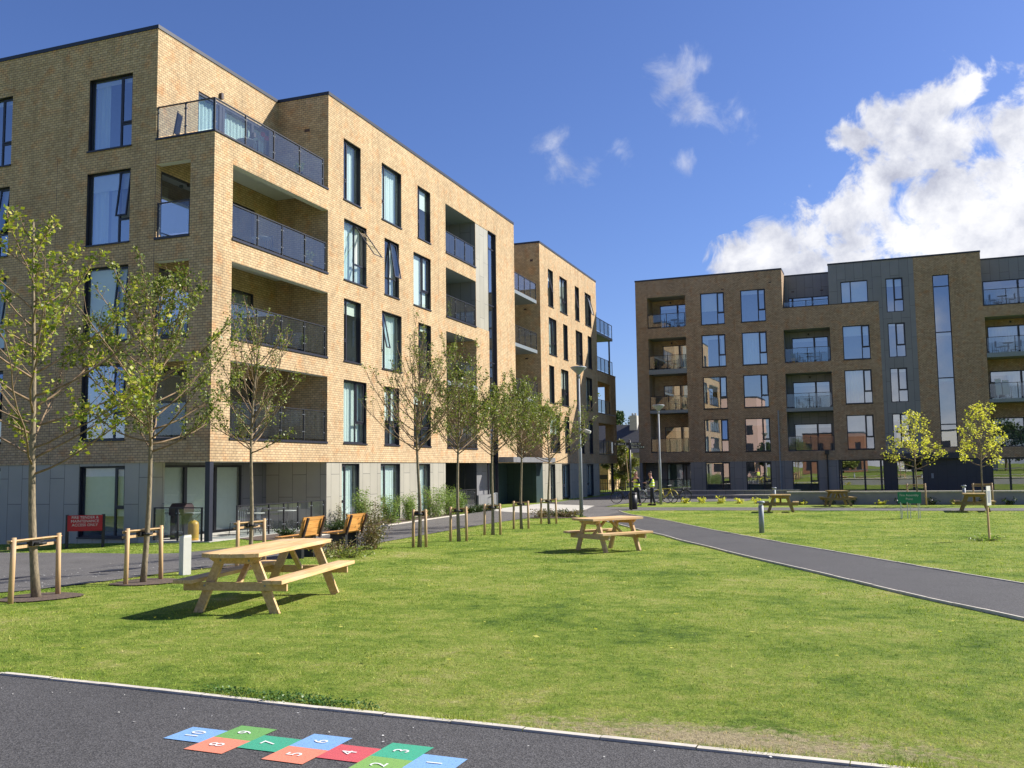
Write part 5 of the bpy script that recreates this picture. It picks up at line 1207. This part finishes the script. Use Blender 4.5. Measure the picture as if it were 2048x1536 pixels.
tree('staked tree with bare vase-shaped twigs to the right of the russet bush', -10.1, 20.98, 4.7, 2.35, 1.65, 21, rtr=.045, nb=46, leaf='leaf_g', lsize=.045, per=12, group=G, nsub=9, bare=.35, up=1.2, profile=vase)
tree('staked tree before the dark bin recess, dense lower crown', -10.05, 23.3, 4.45, 2.35, 1.47, 22, rtr=.045, nb=48, leaf='leaf_g', lsize=.05, per=19, group=G, nsub=10, bare=.2, up=1.20, profile=lambda f: (1 - f) ** 0.75 * 0.95 + .05)
tree('staked tree in front of the tall stair window', -10.22, 26.25, 4.15, 2.35, 1.41, 23, rtr=.045, nb=48, leaf='leaf_g', lsize=.05, per=19, group=G, nsub=10, bare=.2, up=1.15, profile=lambda f: (1 - f) ** 1.10 * 1.15 + .05)
tree('staked tree in front of the dark entrance', -10.5, 29.6, 4.5, 2.35, 1.47, 24, rtr=.045, nb=50, leaf='leaf_g', lsize=.052, per=23, group=G, nsub=10, bare=.15, up=1.15, profile=lambda f: (1 - f) ** 0.80 * 1.00 + .05)
tree('farthest staked tree of the row, beside the tall silver lamp post', -10.53, 32.7, 4.35, 2.2, 1.66, 25, rtr=.045, nb=46, leaf='leaf_g', lsize=.052, per=18, group=G, nsub=10, bare=.25, up=1.10, profile=lambda f: (1 - f) ** 1.25 * 1.20 + .05)
for x, y, rz, w, h, lb in ((-10.93, 10.27, 1.75, .5, .89, 'stake frame at the nearest tree with loose yellow-green crown'), (-11.0, 12.5, 1.6, .42, .9, 'stake frame at the second tree, left of the white bollard'), (-11.0, 15.4, 1.5, .4, .9, 'stake frame at the thin tree behind the long picnic table'),
                       (-10.12, 21.03, .25, .16, .92, 'stake frame at the bare vase-shaped tree by the russet bush'), (-10.08, 23.35, .25, .22, .92, 'stake frame at the tree before the dark bin recess'), (-10.25, 26.3, .25, .24, .92, 'stake frame at the tree by the stair window'), (-10.53, 29.65, .25, .25, .92, 'stake frame at the tree before the entrance'), (-10.56, 32.75, .25, .28, .92, 'stake frame at the farthest tree of the row')):
    support(lb, x, y, rz, w, h)
gold = lambda f: (1 - f) ** .7 * .9 + .12
tree('young golden-leaved tree standing behind the green fire assembly sign', 2.75, 49.4, 4.5, 1.75, 1.45, 31, name='golden_tree', rtr=.04, nb=22, leaf='leaf_gold', lsize=.09, per=15, nsub=5, bare=.2, up=.6, clump=.09, profile=gold)
tree('young golden-leaved tree nearest the right edge, behind the small white notice', 5.65, 49.5, 4.75, 1.8, 1.3, 35, name='golden_tree', rtr=.04, nb=24, leaf='leaf_gold', lsize=.09, per=17, nsub=5, bare=.2, up=.8, clump=.09, profile=gold)
support('far stake frame at the golden tree behind the fire assembly sign', 2.75, 49.45, 0, .42, 1.05, True); support('far stake frame at the golden tree near the right edge', 5.65, 49.55, 0, .42, 1.05, True)

def bush(name, label, x, y, h, r, seed, leaf, lsize, n, cat='shrub', group=None, stems=10, arch=.6, upright=True, z=None):
    R = np.random.default_rng(seed); t = thing(name, label, cat, (x, y, H(x, y) if z is None else z), 0, group)
    mb = MB(); P = []
    for s in range(stems):
        a = R.random() * 2 * PI; b = r * .25 * R.random(); p = Vector((b * math.cos(a), b * math.sin(a), -.03)); hh = h * R.uniform(.55, 1.0); out = r * R.uniform(.25, 1) * arch
        pts = [p + Vector((out * math.cos(a) * (k / 5) ** 1.5, out * math.sin(a) * (k / 5) ** 1.5, hh * k / 5 * (1 - .08 * (k / 5)))) + Vector((R.uniform(-.02, .02), R.uniform(-.02, .02), 0)) for k in range(6)]
        mb.tube(pts, [.008 * (1 - .13 * k) for k in range(6)], 4, cap=False)
        m = n // stems
        for _ in range(m):
            q = (.12 + .88 * R.random()) * 5; i = min(4, int(q)); c = pts[i].lerp(pts[i + 1], q - i); sp = r * .22 * (1.1 - q / 9)
            P.append((c.x + R.normal() * sp, c.y + R.normal() * sp, max(.01, c.z + R.normal() * sp * .6)))
    mb.build('stems', M['twig'], t)
    V = leaves_at(np.array(P), lsize, R, up=.2, wid=.15 if leaf == 'leaf_b' else .4); o = bpy.data.objects.new('foliage', tri_mesh('foliage', V, M[leaf], 4)); COL.objects.link(o); o.parent = t
    return t
GB = 'bamboo clumps along the foot of the sunlit block'
for i, (x, y, h, r, lb) in enumerate(((-18.3, 33.0, 1.75, .5, 'tall green bamboo clump at the first ground-floor window past the open corner'), (-18.1, 34.9, 1.4, .55, 'loose bamboo clump between the first two ground-floor windows'), (-18.2, 36.8, 1.45, .5, 'bamboo clump below the second ground-floor window'),
                               (-18.2, 39.4, 1.75, .8, 'broad pale bamboo clump below the third ground-floor window'), (-18.3, 41.3, 1.7, .75, 'bushy bamboo clump beside the dark recess'), (-18.5, 42.6, 1.3, .55, 'smaller bamboo clump in front of the dark recess'))):
    bush('bamboo_clump', lb, x, y, h, r, 50 + i, 'leaf_b', .085, 2600, cat='bamboo', group=GB, stems=22, arch=.8)
bush('russet_bush', 'loose russet and olive bush beside the second orange bench', -10.95, 20.0, 1.0, .55, 60, 'leaf_r', .045, 1500, stems=24, arch=1.0)
bush('olive_bush', 'taller olive-green bush growing behind the russet bush', -11.2, 20.7, 1.35, .4, 61, 'leaf_o', .045, 1100, stems=20, arch=.8)
bush('russet_bush', 'low sprawling russet bush under the second orange bench', -10.7, 18.3, .42, .55, 62, 'leaf_r', .045, 700, stems=16, arch=1.2)
bush('green_plant', 'low green leafy plant at the lawn edge near the orange benches', -10.35, 17.8, .28, .5, 64, 'leaf_g', .05, 700, stems=14, arch=1.4)
bush('wispy_plant', 'wispy grey-green plant against the pale cladding at the open corner', -18.75, 31.9, 1.1, .4, 63, 'leaf_o', .05, 350, stems=9, arch=.8)
DS = 'low dark green domed shrubs in the planting bed'
for i, (x, y, lb) in enumerate(((-17.6, 26.6, 'domed shrub nearest the corner column in the bed'), (-17.8, 28.4, 'domed shrub behind the first orange bench back'), (-18.1, 30.4, 'domed shrub at the end of the glass terrace railing'), (-18.3, 31.3, 'domed shrub beside the wispy plant'), (-18.2, 43.6, 'domed shrub first of the clipped row before the entrance'), (-18.2, 44.5, 'domed shrub second of the clipped row before the entrance'), (-18.2, 45.4, 'domed shrub third of the clipped row before the entrance'), (-18.1, 46.3, 'domed shrub last of the clipped row before the entrance'))):
    bush('domed_shrub', lb, x, y, .42, .42, 80 + i, 'leaf_d', .055, 900, group=DS, stems=18, arch=1.1)
for i, (x, y, lb) in enumerate(((-12.3, 37.0, 'low dark shrub left in the small bed by the last staked tree'), (-11.7, 37.7, 'low dark shrub middle of the small bed by the lamp post'), (-11.1, 37.3, 'low dark shrub in the small bed touching the lamp post'))):
    bush('low_shrub', lb, x, y, .38, .5, 95 + i, 'leaf_d' if i % 2 else 'leaf_r', .06, 800, group='low shrubs at the lamp post bed', stems=18, arch=1.2)
FS = 'small yellow-green shrubs set in a row across the far grass'
ordn = ['first', 'second', 'third', 'fourth', 'fifth', 'sixth', 'seventh', 'eighth']
for i in range(8):
    bush('yellow_shrub', 'small yellow-green shrub, %s from the bicycles in the far row' % ordn[i], -8.9 + i * .98, 52.3 - i * .1, .36 + .1 * (i % 3) / 2, .28, 110 + i, 'leaf_gold', .09, 170, group=FS, stems=8, arch=1.2)
for i in range(9):
    bush('border_plant', 'small green border plant at the low wall, %s from its left end' % (ordn + ['ninth'])[i], -2.6 + i * 1.18 + .2 * (i % 2), 50.1, .3 + .08 * (i % 3), .3, 130 + i, 'leaf_d' if i % 3 else 'leaf_gold', .08, 170, group='border plants along the low wall', stems=8, arch=1.2)
# trees beyond the gap
def big_tree(label, x, y, zc, h, r, seed, leaf, n=9000, ls=.28):
    R = np.random.default_rng(seed); t = thing('mature_tree', label, 'tree', (x, y, -.3))
    mb = MB(); mb.tube([(0, 0, 0), (.1, 0, zc * .6), (0, .1, zc + h * .2)], [.3, .22, .08], 8)
    C = []
    for i in range(16):
        a = R.random() * 2 * PI; rr = r * R.random() ** .6; c = np.array((rr * math.cos(a), rr * math.sin(a), zc + h * (R.random() - .5) * (1 - .5 * rr / r))); C.append((c, r * R.uniform(.22, .42)))
        mb.tube([(0, 0, zc * .55), tuple(c * .6 + np.array((0, 0, zc * .25))), tuple(c)], [.09, .06, .02], 5)
    mb.build('trunk', M['bark'], t, True); P = []
    for c, s in C:
        m = n // 16; d = R.standard_normal((m, 3)); d /= np.linalg.norm(d, axis=1)[:, None]; P.append(c + d * s * (R.random(m) ** .35)[:, None] * np.array((1, 1, .8)))
    o = bpy.data.objects.new('crown', tri_mesh('crown', leaves_at(np.concatenate(P), ls, R), M[leaf], 4)); COL.objects.link(o); o.parent = t
big_tree('dark evergreen tree rising above the slate roof in the gap', -29.3, 125, 6.5, 6.5, 3.6, 200, 'leaf_d', 7000, .3)
big_tree('light green tree in the gap below the slate roof, behind the finger signpost', -21.9, 92.5, 2.9, 4.6, 1.8, 201, 'leaf_o', 6000, .17)
big_tree('pale climbing shrub tree at the end of the orange-lit building', -23.2, 97.5, 2.4, 4.2, 1.5, 202, 'leaf_y', 4500, .15)

for x, y, zc, h, r, lf, lb in ((-21.5, -47, 4.5, 7, 3.4, 'leaf_d', 'dark street tree between the peach and the orange blocks'), (-9, -44, 2.6, 4, 2.6, 'leaf_g', 'round street tree in front of the orange block'), (20, -52, 7, 9, 4.6, 'leaf_d', 'tall dark tree beside the white block'), (5, -46, 2.2, 3.2, 2.4, 'leaf_d', 'low tree in front of the white block')):
    big_tree(lb, x, y, zc, h, r, 440 + int(x), lf, 3500, .5)

M['clover'] = leafmat('clover_leaf', [(.04, .10, .015), (.07, .15, .025), (.11, .20, .04)], .2)
# clover clumps in the turf by the near kerb
R = np.random.default_rng(77); P = []
for cx, cy, r, n in ((-4.05, 6.05, .3, 900), (-3.5, 6.0, .18, 380), (-4.6, 6.12, .16, 250)):
    for _ in range(n):
        a = R.random() * 6.28; q = r * R.random() ** .6; x = cx + q * math.cos(a) * 1.7; y = cy + q * math.sin(a) * .5
        P.append((x, y, H(x, y) + R.random() * .035 + .008))
o = bpy.data.objects.new('clover', tri_mesh('clover', leaves_at(np.array(P), .02, R, up=1.2, wid=.5), M['clover'], 4)); COL.objects.link(o); tag(o, 'dark clover growing in the turf', 'clover', kind='stuff')

bush('rough_grass_tuft', 'rough tuft of unmown grass round the foot of the notice post', 3.0, 26.2, .16, .4, 520, 'leaf_b', .07, 420, cat='grass tuft', stems=14, arch=1.4)
# ------------------------------------------------------------------ people
def skin_obj(name, nodes, edges, mat, parent, root=0, sub=2):
    """continuous surface grown round a skeleton: nodes (x,y,z,rx,ry)"""
    me = bpy.data.meshes.new(name); me.from_pydata([n[:3] for n in nodes], edges, []); me.materials.append(M[mat])
    o = bpy.data.objects.new(name, me); COL.objects.link(o); o.parent = parent
    m = o.modifiers.new('skin', 'SKIN'); m.use_smooth_shade = True; m.branch_smoothing = .6
    for i, v in enumerate(me.skin_vertices[0].data):
        v.radius = nodes[i][3:5]; v.use_root = (i == root)
    s = o.modifiers.new('subsurf', 'SUBSURF'); s.levels = sub; s.render_levels = sub
    return o
def person(label, x, y, rz, arms, trouser, hair, lean=0.0, step=.10):
    """faces -Y locally; arms: for each side the elbow and the hand"""
    t = thing('person', label, 'person', (x, y, H(x, y)), rz, None)
    nd = [(0, 0, .95, .13, .09), (0, 0, 1.12, .125, .09), (0, -lean * .3, 1.30, .165, .115), (0, -lean * .5, 1.44, .11, .085), (0, -lean * .8, 1.52, .055, .058), (0, -lean - .01, 1.61, .074, .092), (0, -lean - .005, 1.69, .078, .096), (0, -lean, 1.745, .05, .06)]
    ed = [(i, i + 1) for i in range(7)]
    for sx, k in ((-1, 0), (1, 1)):
        b = len(nd); sh = (sx * .185, -lean * .45, 1.42); (ex, ey, ez), (hx, hy, hz) = arms[k]
        nd += [(sh[0], sh[1], sh[2], .062, .062), (ex, ey, ez, .046, .046), (hx, hy, hz, .03, .03), (hx * .96, hy - .06, hz + .01, .036, .022)]
        ed += [(3, b), (b, b + 1), (b + 1, b + 2), (b + 2, b + 3)]
        f = len(nd)                                           # fingers and thumb
        for q in range(4):
            nd += [(hx * .96 + (q - 1.5) * .019, hy - .12, hz + .005 - .004 * q, .0085, .0085), (hx * .96 + (q - 1.5) * .017, hy - .15 + .006 * abs(q - 1.5), hz - .018, .0075, .0075)]
            ed += [(b + 3, f + 2 * q), (f + 2 * q, f + 2 * q + 1)]
        nd += [(hx * .96 - sx * .05, hy - .085, hz + .02, .009, .009)]; ed += [(b + 2, f + 8)]
        b = len(nd); fy = step if sx > 0 else -step
        nd += [(sx * .095, 0, .84, .08, .085), (sx * .11, fy * .4, .49, .062, .065), (sx * .115, fy + .02, .10, .04, .045), (sx * .125, fy - .12, .045, .04, .032)]
        ed += [(0, b), (b, b + 1), (b + 1, b + 2), (b + 2, b + 3)]
    body = skin_obj('body', nd, ed, 'skin', t)
    # face
    hz = 1.66
    mb = MB(); mb.hexa([(-.012, -lean - .10, hz - .03), (.012, -lean - .10, hz - .03), (.008, -lean - .095, hz + .015), (-.008, -lean - .095, hz + .015), (-.014, -lean - .12, hz - .03), (.014, -lean - .12, hz - .03), (.006, -lean - .105, hz + .015), (-.006, -lean - .105, hz + .015)]); mb.build('nose', M['skin'], t)
    mb = MB()
    for sx in (-1, 1): mb.lathe([(.0001, -.01), (.009, -.006), (.011, 0), (.009, .006), (.0001, .01)], 8, (sx * .03, -lean - .093, hz + .012))
    mb.build('eyes', M['frame'], t); mb = MB(); mb.box(-.025, .025, -lean - .1, -lean - .09, hz - .058, hz - .05); mb.build('mouth', M['red'], t)
    mb = MB()
    for sx in (-1, 1): mb.lathe([(.0001, -.03), (.012, -.02), (.014, .01), (.0001, .03)], 8, (sx * .082, -lean + .0, hz)); 
    mb.build('ears', M['skin'], t)
    skin_obj('hair', [(0, -lean + .035, 1.70, .078, .075), (0, -lean + .02, 1.755, .07, .075), (0, -lean - .03, 1.765, .05, .045)], [(0, 1), (1, 2)], hair, t)
    # trousers and shoes
    tn = [(0, 0, 1.02, .172, .128), (0, 0, .90, .178, .138)]; te = [(0, 1)]
    for sx in (-1, 1):
        b = len(tn); fy = step if sx > 0 else -step
        tn += [(sx * .10, 0, .80, .115, .118), (sx * .112, fy * .4, .49, .078, .08), (sx * .116, fy + .02, .11, .062, .066)]; te += [(1, b), (b, b + 1), (b + 1, b + 2)]
    skin_obj('trousers', tn, te, trouser, t)
    for sx in (-1, 1):
        fy = step if sx > 0 else -step; mb = MB()
        mb.hexa([(sx * .12 - .05, fy - .18, 0), (sx * .12 + .05, fy - .18, 0), (sx * .12 + .045, fy + .08, 0), (sx * .12 - .045, fy + .08, 0), (sx * .12 - .035, fy - .15, .06), (sx * .12 + .035, fy - .15, .06), (sx * .12 + .045, fy + .075, .12), (sx * .12 - .045, fy + .075, .12)]); mb.build('shoe', M['rubber'], t, bevel=.02)
    # sleeves, vest with reflective bands
    sn = [(0, 0, 1.02, .165, .122), (0, -lean * .2, 1.2, .172, .128), (0, -lean * .4, 1.38, .16, .11), (0, -lean * .5, 1.46, .08, .07)]; se = [(0, 1), (1, 2), (2, 3)]
    for sx, k in ((-1, 0), (1, 1)):
        b = len(sn); (ex, ey, ez), (hx, hy, hz_) = arms[k]
        sn += [(sx * .19, -lean * .45, 1.42, .074, .074), (ex, ey, ez, .058, .058)]; se += [(2, b), (b, b + 1)]
        if k == 0 or True: sn += [(ex * .35 + hx * .65, ey * .35 + hy * .65, ez * .35 + hz_ * .65, .042, .042)]; se += [(b + 1, b + 2)]
    skin_obj('shirt', sn, se, 'dark_cloth', t)
    v = skin_obj('hi_vis_vest', [(0, 0, .93, .192, .150), (0, -lean * .1, 1.1, .19, .148), (0, -lean * .3, 1.28, .20, .150), (0, -lean * .42, 1.42, .18, .125)], [(0, 1), (1, 2), (2, 3)], 'hivis', t)
    mb = MB()
    for z in (1.06, 1.2):
        mb.tube([(.19 * math.cos(a), .148 * math.sin(a) - lean * .25, z) for a in np.linspace(0, 2 * PI, 25)], .018, 6)
    mb.build('reflective_band', M['silver'], v)
    return t
p = person('person in hi-vis vest holding up a long thin pole, beside the finger signpost', -10.95, 49.3, math.radians(-35), [((-.36, -.1, 1.2), (-.26, -.3, 1.36)), ((.34, -.12, 1.18), (.12, -.32, 1.28))], 'dark_cloth', 'skin', lean=.03)
person('person in hi-vis vest looking down, right of the person with the pole', -10.12, 49.3, math.radians(-78), [((-.26, -.12, 1.16), (-.16, -.36, 1.2)), ((.26, -.14, 1.16), (.14, -.38, 1.2))], 'dark_cloth', 'hair', lean=.09)
mb = MB(); mb.tube([(-11.28, 48.9, 1.25), (-11.4, 48.95, 2.75)], [.02, .016], 8)
tag(mb.build('pole', M['stake']), 'long thin pale pole held upright by the person at the signpost', 'pole')

# ------------------------------------------------------------------ bicycles
def bicycle(label, x, y, rz, mat, lean=.06):
    t = thing('bicycle', label, 'bicycle', (x, y, H(x, y)), rz, 'bicycles parked in the gap'); t.rotation_euler = (lean, 0, rz)
    r = .34
    for wx in (-.52, .52):
        mb = MB(); mb.tube([(wx + r * math.cos(a), 0, r + .0 + r * math.sin(a) + .02) for a in np.linspace(0, 2 * PI, 29)], .022, 6, cap=False); wh = mb.build('wheel', M['rubber'], t, True)
        mb = MB()
        for k in range(12): a = k * PI / 6; mb.tube([(wx, 0, r + .02), (wx + (r - .02) * math.cos(a), 0, r + .02 + (r - .02) * math.sin(a))], .003, 3)
        mb.tube([(wx, -.05, r + .02), (wx, .05, r + .02)], .025, 8); mb.build('spokes', M['galv'], wh)
        mb = MB(); mb.tube([(wx + (r + .05) * math.cos(a), 0, r + .02 + (r + .05) * math.sin(a)) for a in np.linspace(.3, 2.6, 12)], .018, 5); mb.build('mudguard', M[mat], t, True)
    mb = MB(); bb = (-.08, 0, .30); st = (-.2, 0, .80); hd = (.36, 0, .82); hl = (.40, 0, .66)
    for a, b, q in ((bb, st, .018), (bb, hl, .022), (st, hd, .018), (st, (-.52, 0, .36), .012), (bb, (-.52, 0, .36), .014), (hd, hl, .022), (hl, (.52, 0, .36), .016)): mb.tube([a, b], q, 8)
    mb.build('frame', M[mat], t, True)
    mb = MB(); mb.hexa([(-.36, -.07, .88), (-.08, -.02, .88), (-.08, .02, .88), (-.36, .07, .88), (-.36, -.08, .93), (-.06, -.015, .92), (-.06, .015, .92), (-.36, .08, .93)]); mb.tube([st, (-.22, 0, .89)], .014, 6); mb.build('saddle', M['rubber'], t)
    mb = MB(); mb.tube([hd, (.34, 0, .98)], .015, 6); mb.tube([(.24, -.28, 1.02), (.34, -.14, 1.0), (.34, .14, 1.0), (.24, .28, 1.02)], .014, 6); mb.build('handlebar', M['iron'], t)
    mb = MB(); mb.tube([(-.08, -.06, .30), (-.08, .06, .30)], .03, 8); mb.lathe([(.09, -.004), (.09, .004)], 14, (-.08, .0, .30)); mb.beam((-.08, .07, .3), (.03, .07, .18), .02, .015); mb.beam((-.08, -.07, .3), (-.19, -.07, .42), .02, .015); mb.build('crank', M['iron'], t)
    return t
bicycle('black bicycle parked left of the finger signpost pole', -12.3, 52.4, .5, 'iron'); bicycle('grey bicycle parked between the two people', -11.15, 53.2, .9, 'galv')
M['yellow'] = plain('yellow_cycle_paint', (.62, .50, .05), rough=.4)
bicycle('yellow bicycle leaning by the lamp post', -10.0, 52.4, -.5, 'yellow'); bicycle('dark bicycle parked at the far side of the yellow one', -9.5, 53.0, .5, 'iron')

# ------------------------------------------------------------------ terrace and balcony things
def table_set(label, o, z, kind='round', rz=0, chairs=2, col='galv', group=None, sc=1.0, parent_mtx=None):
    """a small garden table; its chairs are things of their own"""
    t = thing('garden_table', label + ' (table)' if False else label.replace('chairs', 'table'), 'table', o + (z,), rz, group)
    mb = MB()
    mb.lathe([(.34, .70), (.35, .715), (.34, .73)], 20); mb.build('tabletop', M[col], t)
    for k in range(3):
        mb = MB(); a = k * 2.1; mb.tube([(.03 * math.cos(a), .03 * math.sin(a), .70), (.05 * math.cos(a), .05 * math.sin(a), .3), (.27 * math.cos(a), .27 * math.sin(a), 0)], .014, 6); mb.build('leg', M['iron'], t)
    return t
def chair(label, o, z, rz=0, col='iron', group=None):
    t = thing('garden_chair', label, 'chair', o + (z,), rz, group)
    mb = MB(); mb.box(-.2, .2, -.2, .2, .43, .45); mb.build('seat', M[col], t)
    mb = MB()
    for i in range(5): mb.box(-.19 + i * .085, -.15 + i * .085, .2, .215, .47, .84)
    mb.box(-.21, .21, .198, .22, .84, .88); mb.build('backrest', M[col], t)
    for sx in (-1, 1):
        for sy in (-1, 1):
            mb = MB(); mb.tube([(sx * .19, sy * .19, .44 if sy < 0 else .86), (sx * .22, sy * .22, 0)], .012, 6); mb.build('leg', M['iron'], t)
    return t
def RL(u, w):
    c, s = math.cos(-.0279228), math.sin(-.0279228); return (-16.41 + u * c - w * s, 75.194 + u * s + w * c)
gf = 'garden furniture on the balconies'
for u, z, wh in ((3.0, 13.34, 'top corner balcony'), (2.4, 9.95, 'second balcony down in the corner stack'), (2.5, 6.62, 'third balcony down in the corner stack'), (13.4, 9.93, 'upper middle balcony'), (13.2, 6.41, 'balcony over the middle slab'), (27.0, 13.34, 'open top terrace at the right edge'), (27.2, 9.9, 'right-hand balcony under the top terrace')):
    table_set('small metal table on the %s of the shaded block' % wh, RL(u, .9), z, group=gf)
    for du, r_, sd in ((-.62, 1.7, 'nearer its left jamb'), (.62, -1.5, 'nearer its right jamb')):
        chair('dark metal chair on the %s, %s' % (wh, sd), RL(u + du, .95), z, r_, group=gf)
for y, z, wh in ((28.6, 9.87, 'top enclosed corner loggia'), (28.2, 6.5, 'middle corner loggia'), (27.6, 13.2, 'open roof terrace')):
    table_set('small metal table in the %s of the sunlit block' % wh, (XA - .9, y), z + .01, group=gf)
    chair('dark metal chair in the %s of the sunlit block' % wh, (XA - .9, y + .65), z + .01, PI, group=gf)
# folded lounger against the terrace corner
t = thing('folding_chair', 'black folding garden chair leaning at the near corner of the roof terrace', 'chair', (-21.05, 24.98, 13.2), math.radians(20))
mb = MB(); mb.tube([(-.02, -.22, 0), (.14, -.22, .95), (.14, .22, .95), (-.02, .22, 0)], .014, 6); mb.build('frame', M['iron'], t); mb = MB(); mb.hexa([(.02, -.2, .2), (.02, .2, .2), (.05, .2, .2), (.05, -.2, .2), (.13, -.2, .9), (.13, .2, .9), (.16, .2, .9), (.16, -.2, .9)]); mb.build('seat_cloth', M['frame'], t)
# ground terrace at the open corner
z = -.13
t = thing('gas_bottle', 'yellow-orange gas bottle with valve and hose beside the corner column', 'gas bottle', (-20.1, 25.05, z))
mb = MB(); mb.lathe([(.15, 0), (.17, .04), (.17, .50), (.15, .58), (.08, .63), (.05, .64)], 20); mb.build('body', M['orange_gas'], t, True); mb = MB(); mb.tube([(0, 0, .63), (0, 0, .72)], .035, 8); mb.tube([(0, 0, .7), (.12, 0, .72), (.25, 0, .85)], .012, 6); mb.build('valve', M['galv'], t)
t = thing('barbecue', 'dark red and grey gas barbecue on the ground-floor terrace behind glass', 'barbecue', (-20.95, 25.5, z), 0)
mb = MB(); mb.box(-.3, .3, -.25, .25, .78, .9); mb.build('firebox', M['brown_iron'], t); mb = MB(); mb.prism([(-.25, .901), (.25, .901), (.25, 1.05), (.14, 1.17), (-.1, 1.17), (-.25, 1.02)], -.3, .3, 'x'); mb.build('lid', M['brown_iron'], t)
mb = MB(); mb.box(.301, .62, -.2, .2, .84, .87); mb.box(-.62, -.301, -.2, .2, .84, .87); mb.build('side_shelf', M['galv'], t)
for sx in (-1, 1):
    mb = MB(); mb.box(sx * .26 - .02, sx * .26 + .02, -.2, .2, 0, .779); mb.build('leg', M['iron'], t)
mb = MB(); mb.box(-.24, .24, -.18, .18, .2, .23); mb.build('shelf', M['galv'], t)
table_set('small metal table on the ground-floor corner terrace behind the railing', (-20.0, 28.2), z, col='white'); table_set('second pale round table at the far end of the ground-floor terrace', (-20.0, 30.2), z, col='white')
chair('light metal chair beside the first terrace table near the column', (-20.1, 27.4), z, 0, col='galv'); chair('light metal chair between the two terrace tables', (-20.3, 29.2), z, 2.6, col='galv')
# plants and cards on a middle balcony
bush('balcony_plant', 'climbing balcony plant over the glass of the upper middle loggia of the sunlit block', XA - .25, 44.2, 1.5, .2, 300, 'leaf_y', .07, 160, cat='plant', stems=4, arch=.8, z=9.86)

# washing and pots on the balconies
t = thing('drying_rack', 'drying rack with white sheets on the balcony at the right edge of the shaded block', 'drying rack', RL(26.6, .7) + (6.57,), .1)
mb = MB()
for sx in (-1, 1): mb.tube([(sx * .5, -.25, 0), (sx * .5, .25, 1.0)], .012, 6); mb.tube([(sx * .5, .25, 0), (sx * .5, -.25, 1.0)], .012, 6)
for k in range(4): mb.tube([(-.5, -.24 + k * .16, 1.0), (.5, -.24 + k * .16, 1.0)], .008, 5)
mb.build('frame', M['white'], t)
for k, (a, b, h_) in enumerate(((-.45, -.05, 1.45), (.02, .45, 1.35))):
    mb = MB(); mb.hexa([(a, -.26, .25), (b, -.26, .3), (b, -.24, .3), (a, -.24, .25), (a, -.05, h_), (b, -.05, h_), (b, -.03, h_), (a, -.03, h_)]); mb.build('sheet', M['blind'], t)
def pot(label, o, z, seed, leaf='leaf_g'):
    t = bush('potted_plant', label, 0, 0, .55, .22, seed, leaf, .07, 260, cat='plant', stems=8, arch=1.0, z=0); t.location = (o[0], o[1], z + .3)
    mb = MB(); mb.lathe([(.11, -.3), (.16, 0), (.17, 0), (.17, .02), (.0001, .02)], 14); mb.build('pot', M['orange_gas'] if seed % 2 else M['frame'], t, True)
pot('potted plant at the far end of the top corner loggia of the sunlit block', (XA - .45, 31.1), 9.88, 501)
pot('potted plant in the middle corner loggia of the sunlit block', (XA - .45, 30.6), 6.53, 502, 'leaf_y'); pot('potted plant in the lowest corner loggia of the sunlit block', (XA - .45, 27.0), 3.2, 503)
pot('potted plant on the open roof terrace behind the glass', (XA - .5, 30.4), 13.27, 504, 'leaf_y'); pot('potted plant on the upper middle balcony of the shaded block', RL(12.3, .5), 9.95, 505); pot('potted plant on the second balcony down in the corner stack', RL(1.4, .5), 9.97, 506, 'leaf_y')
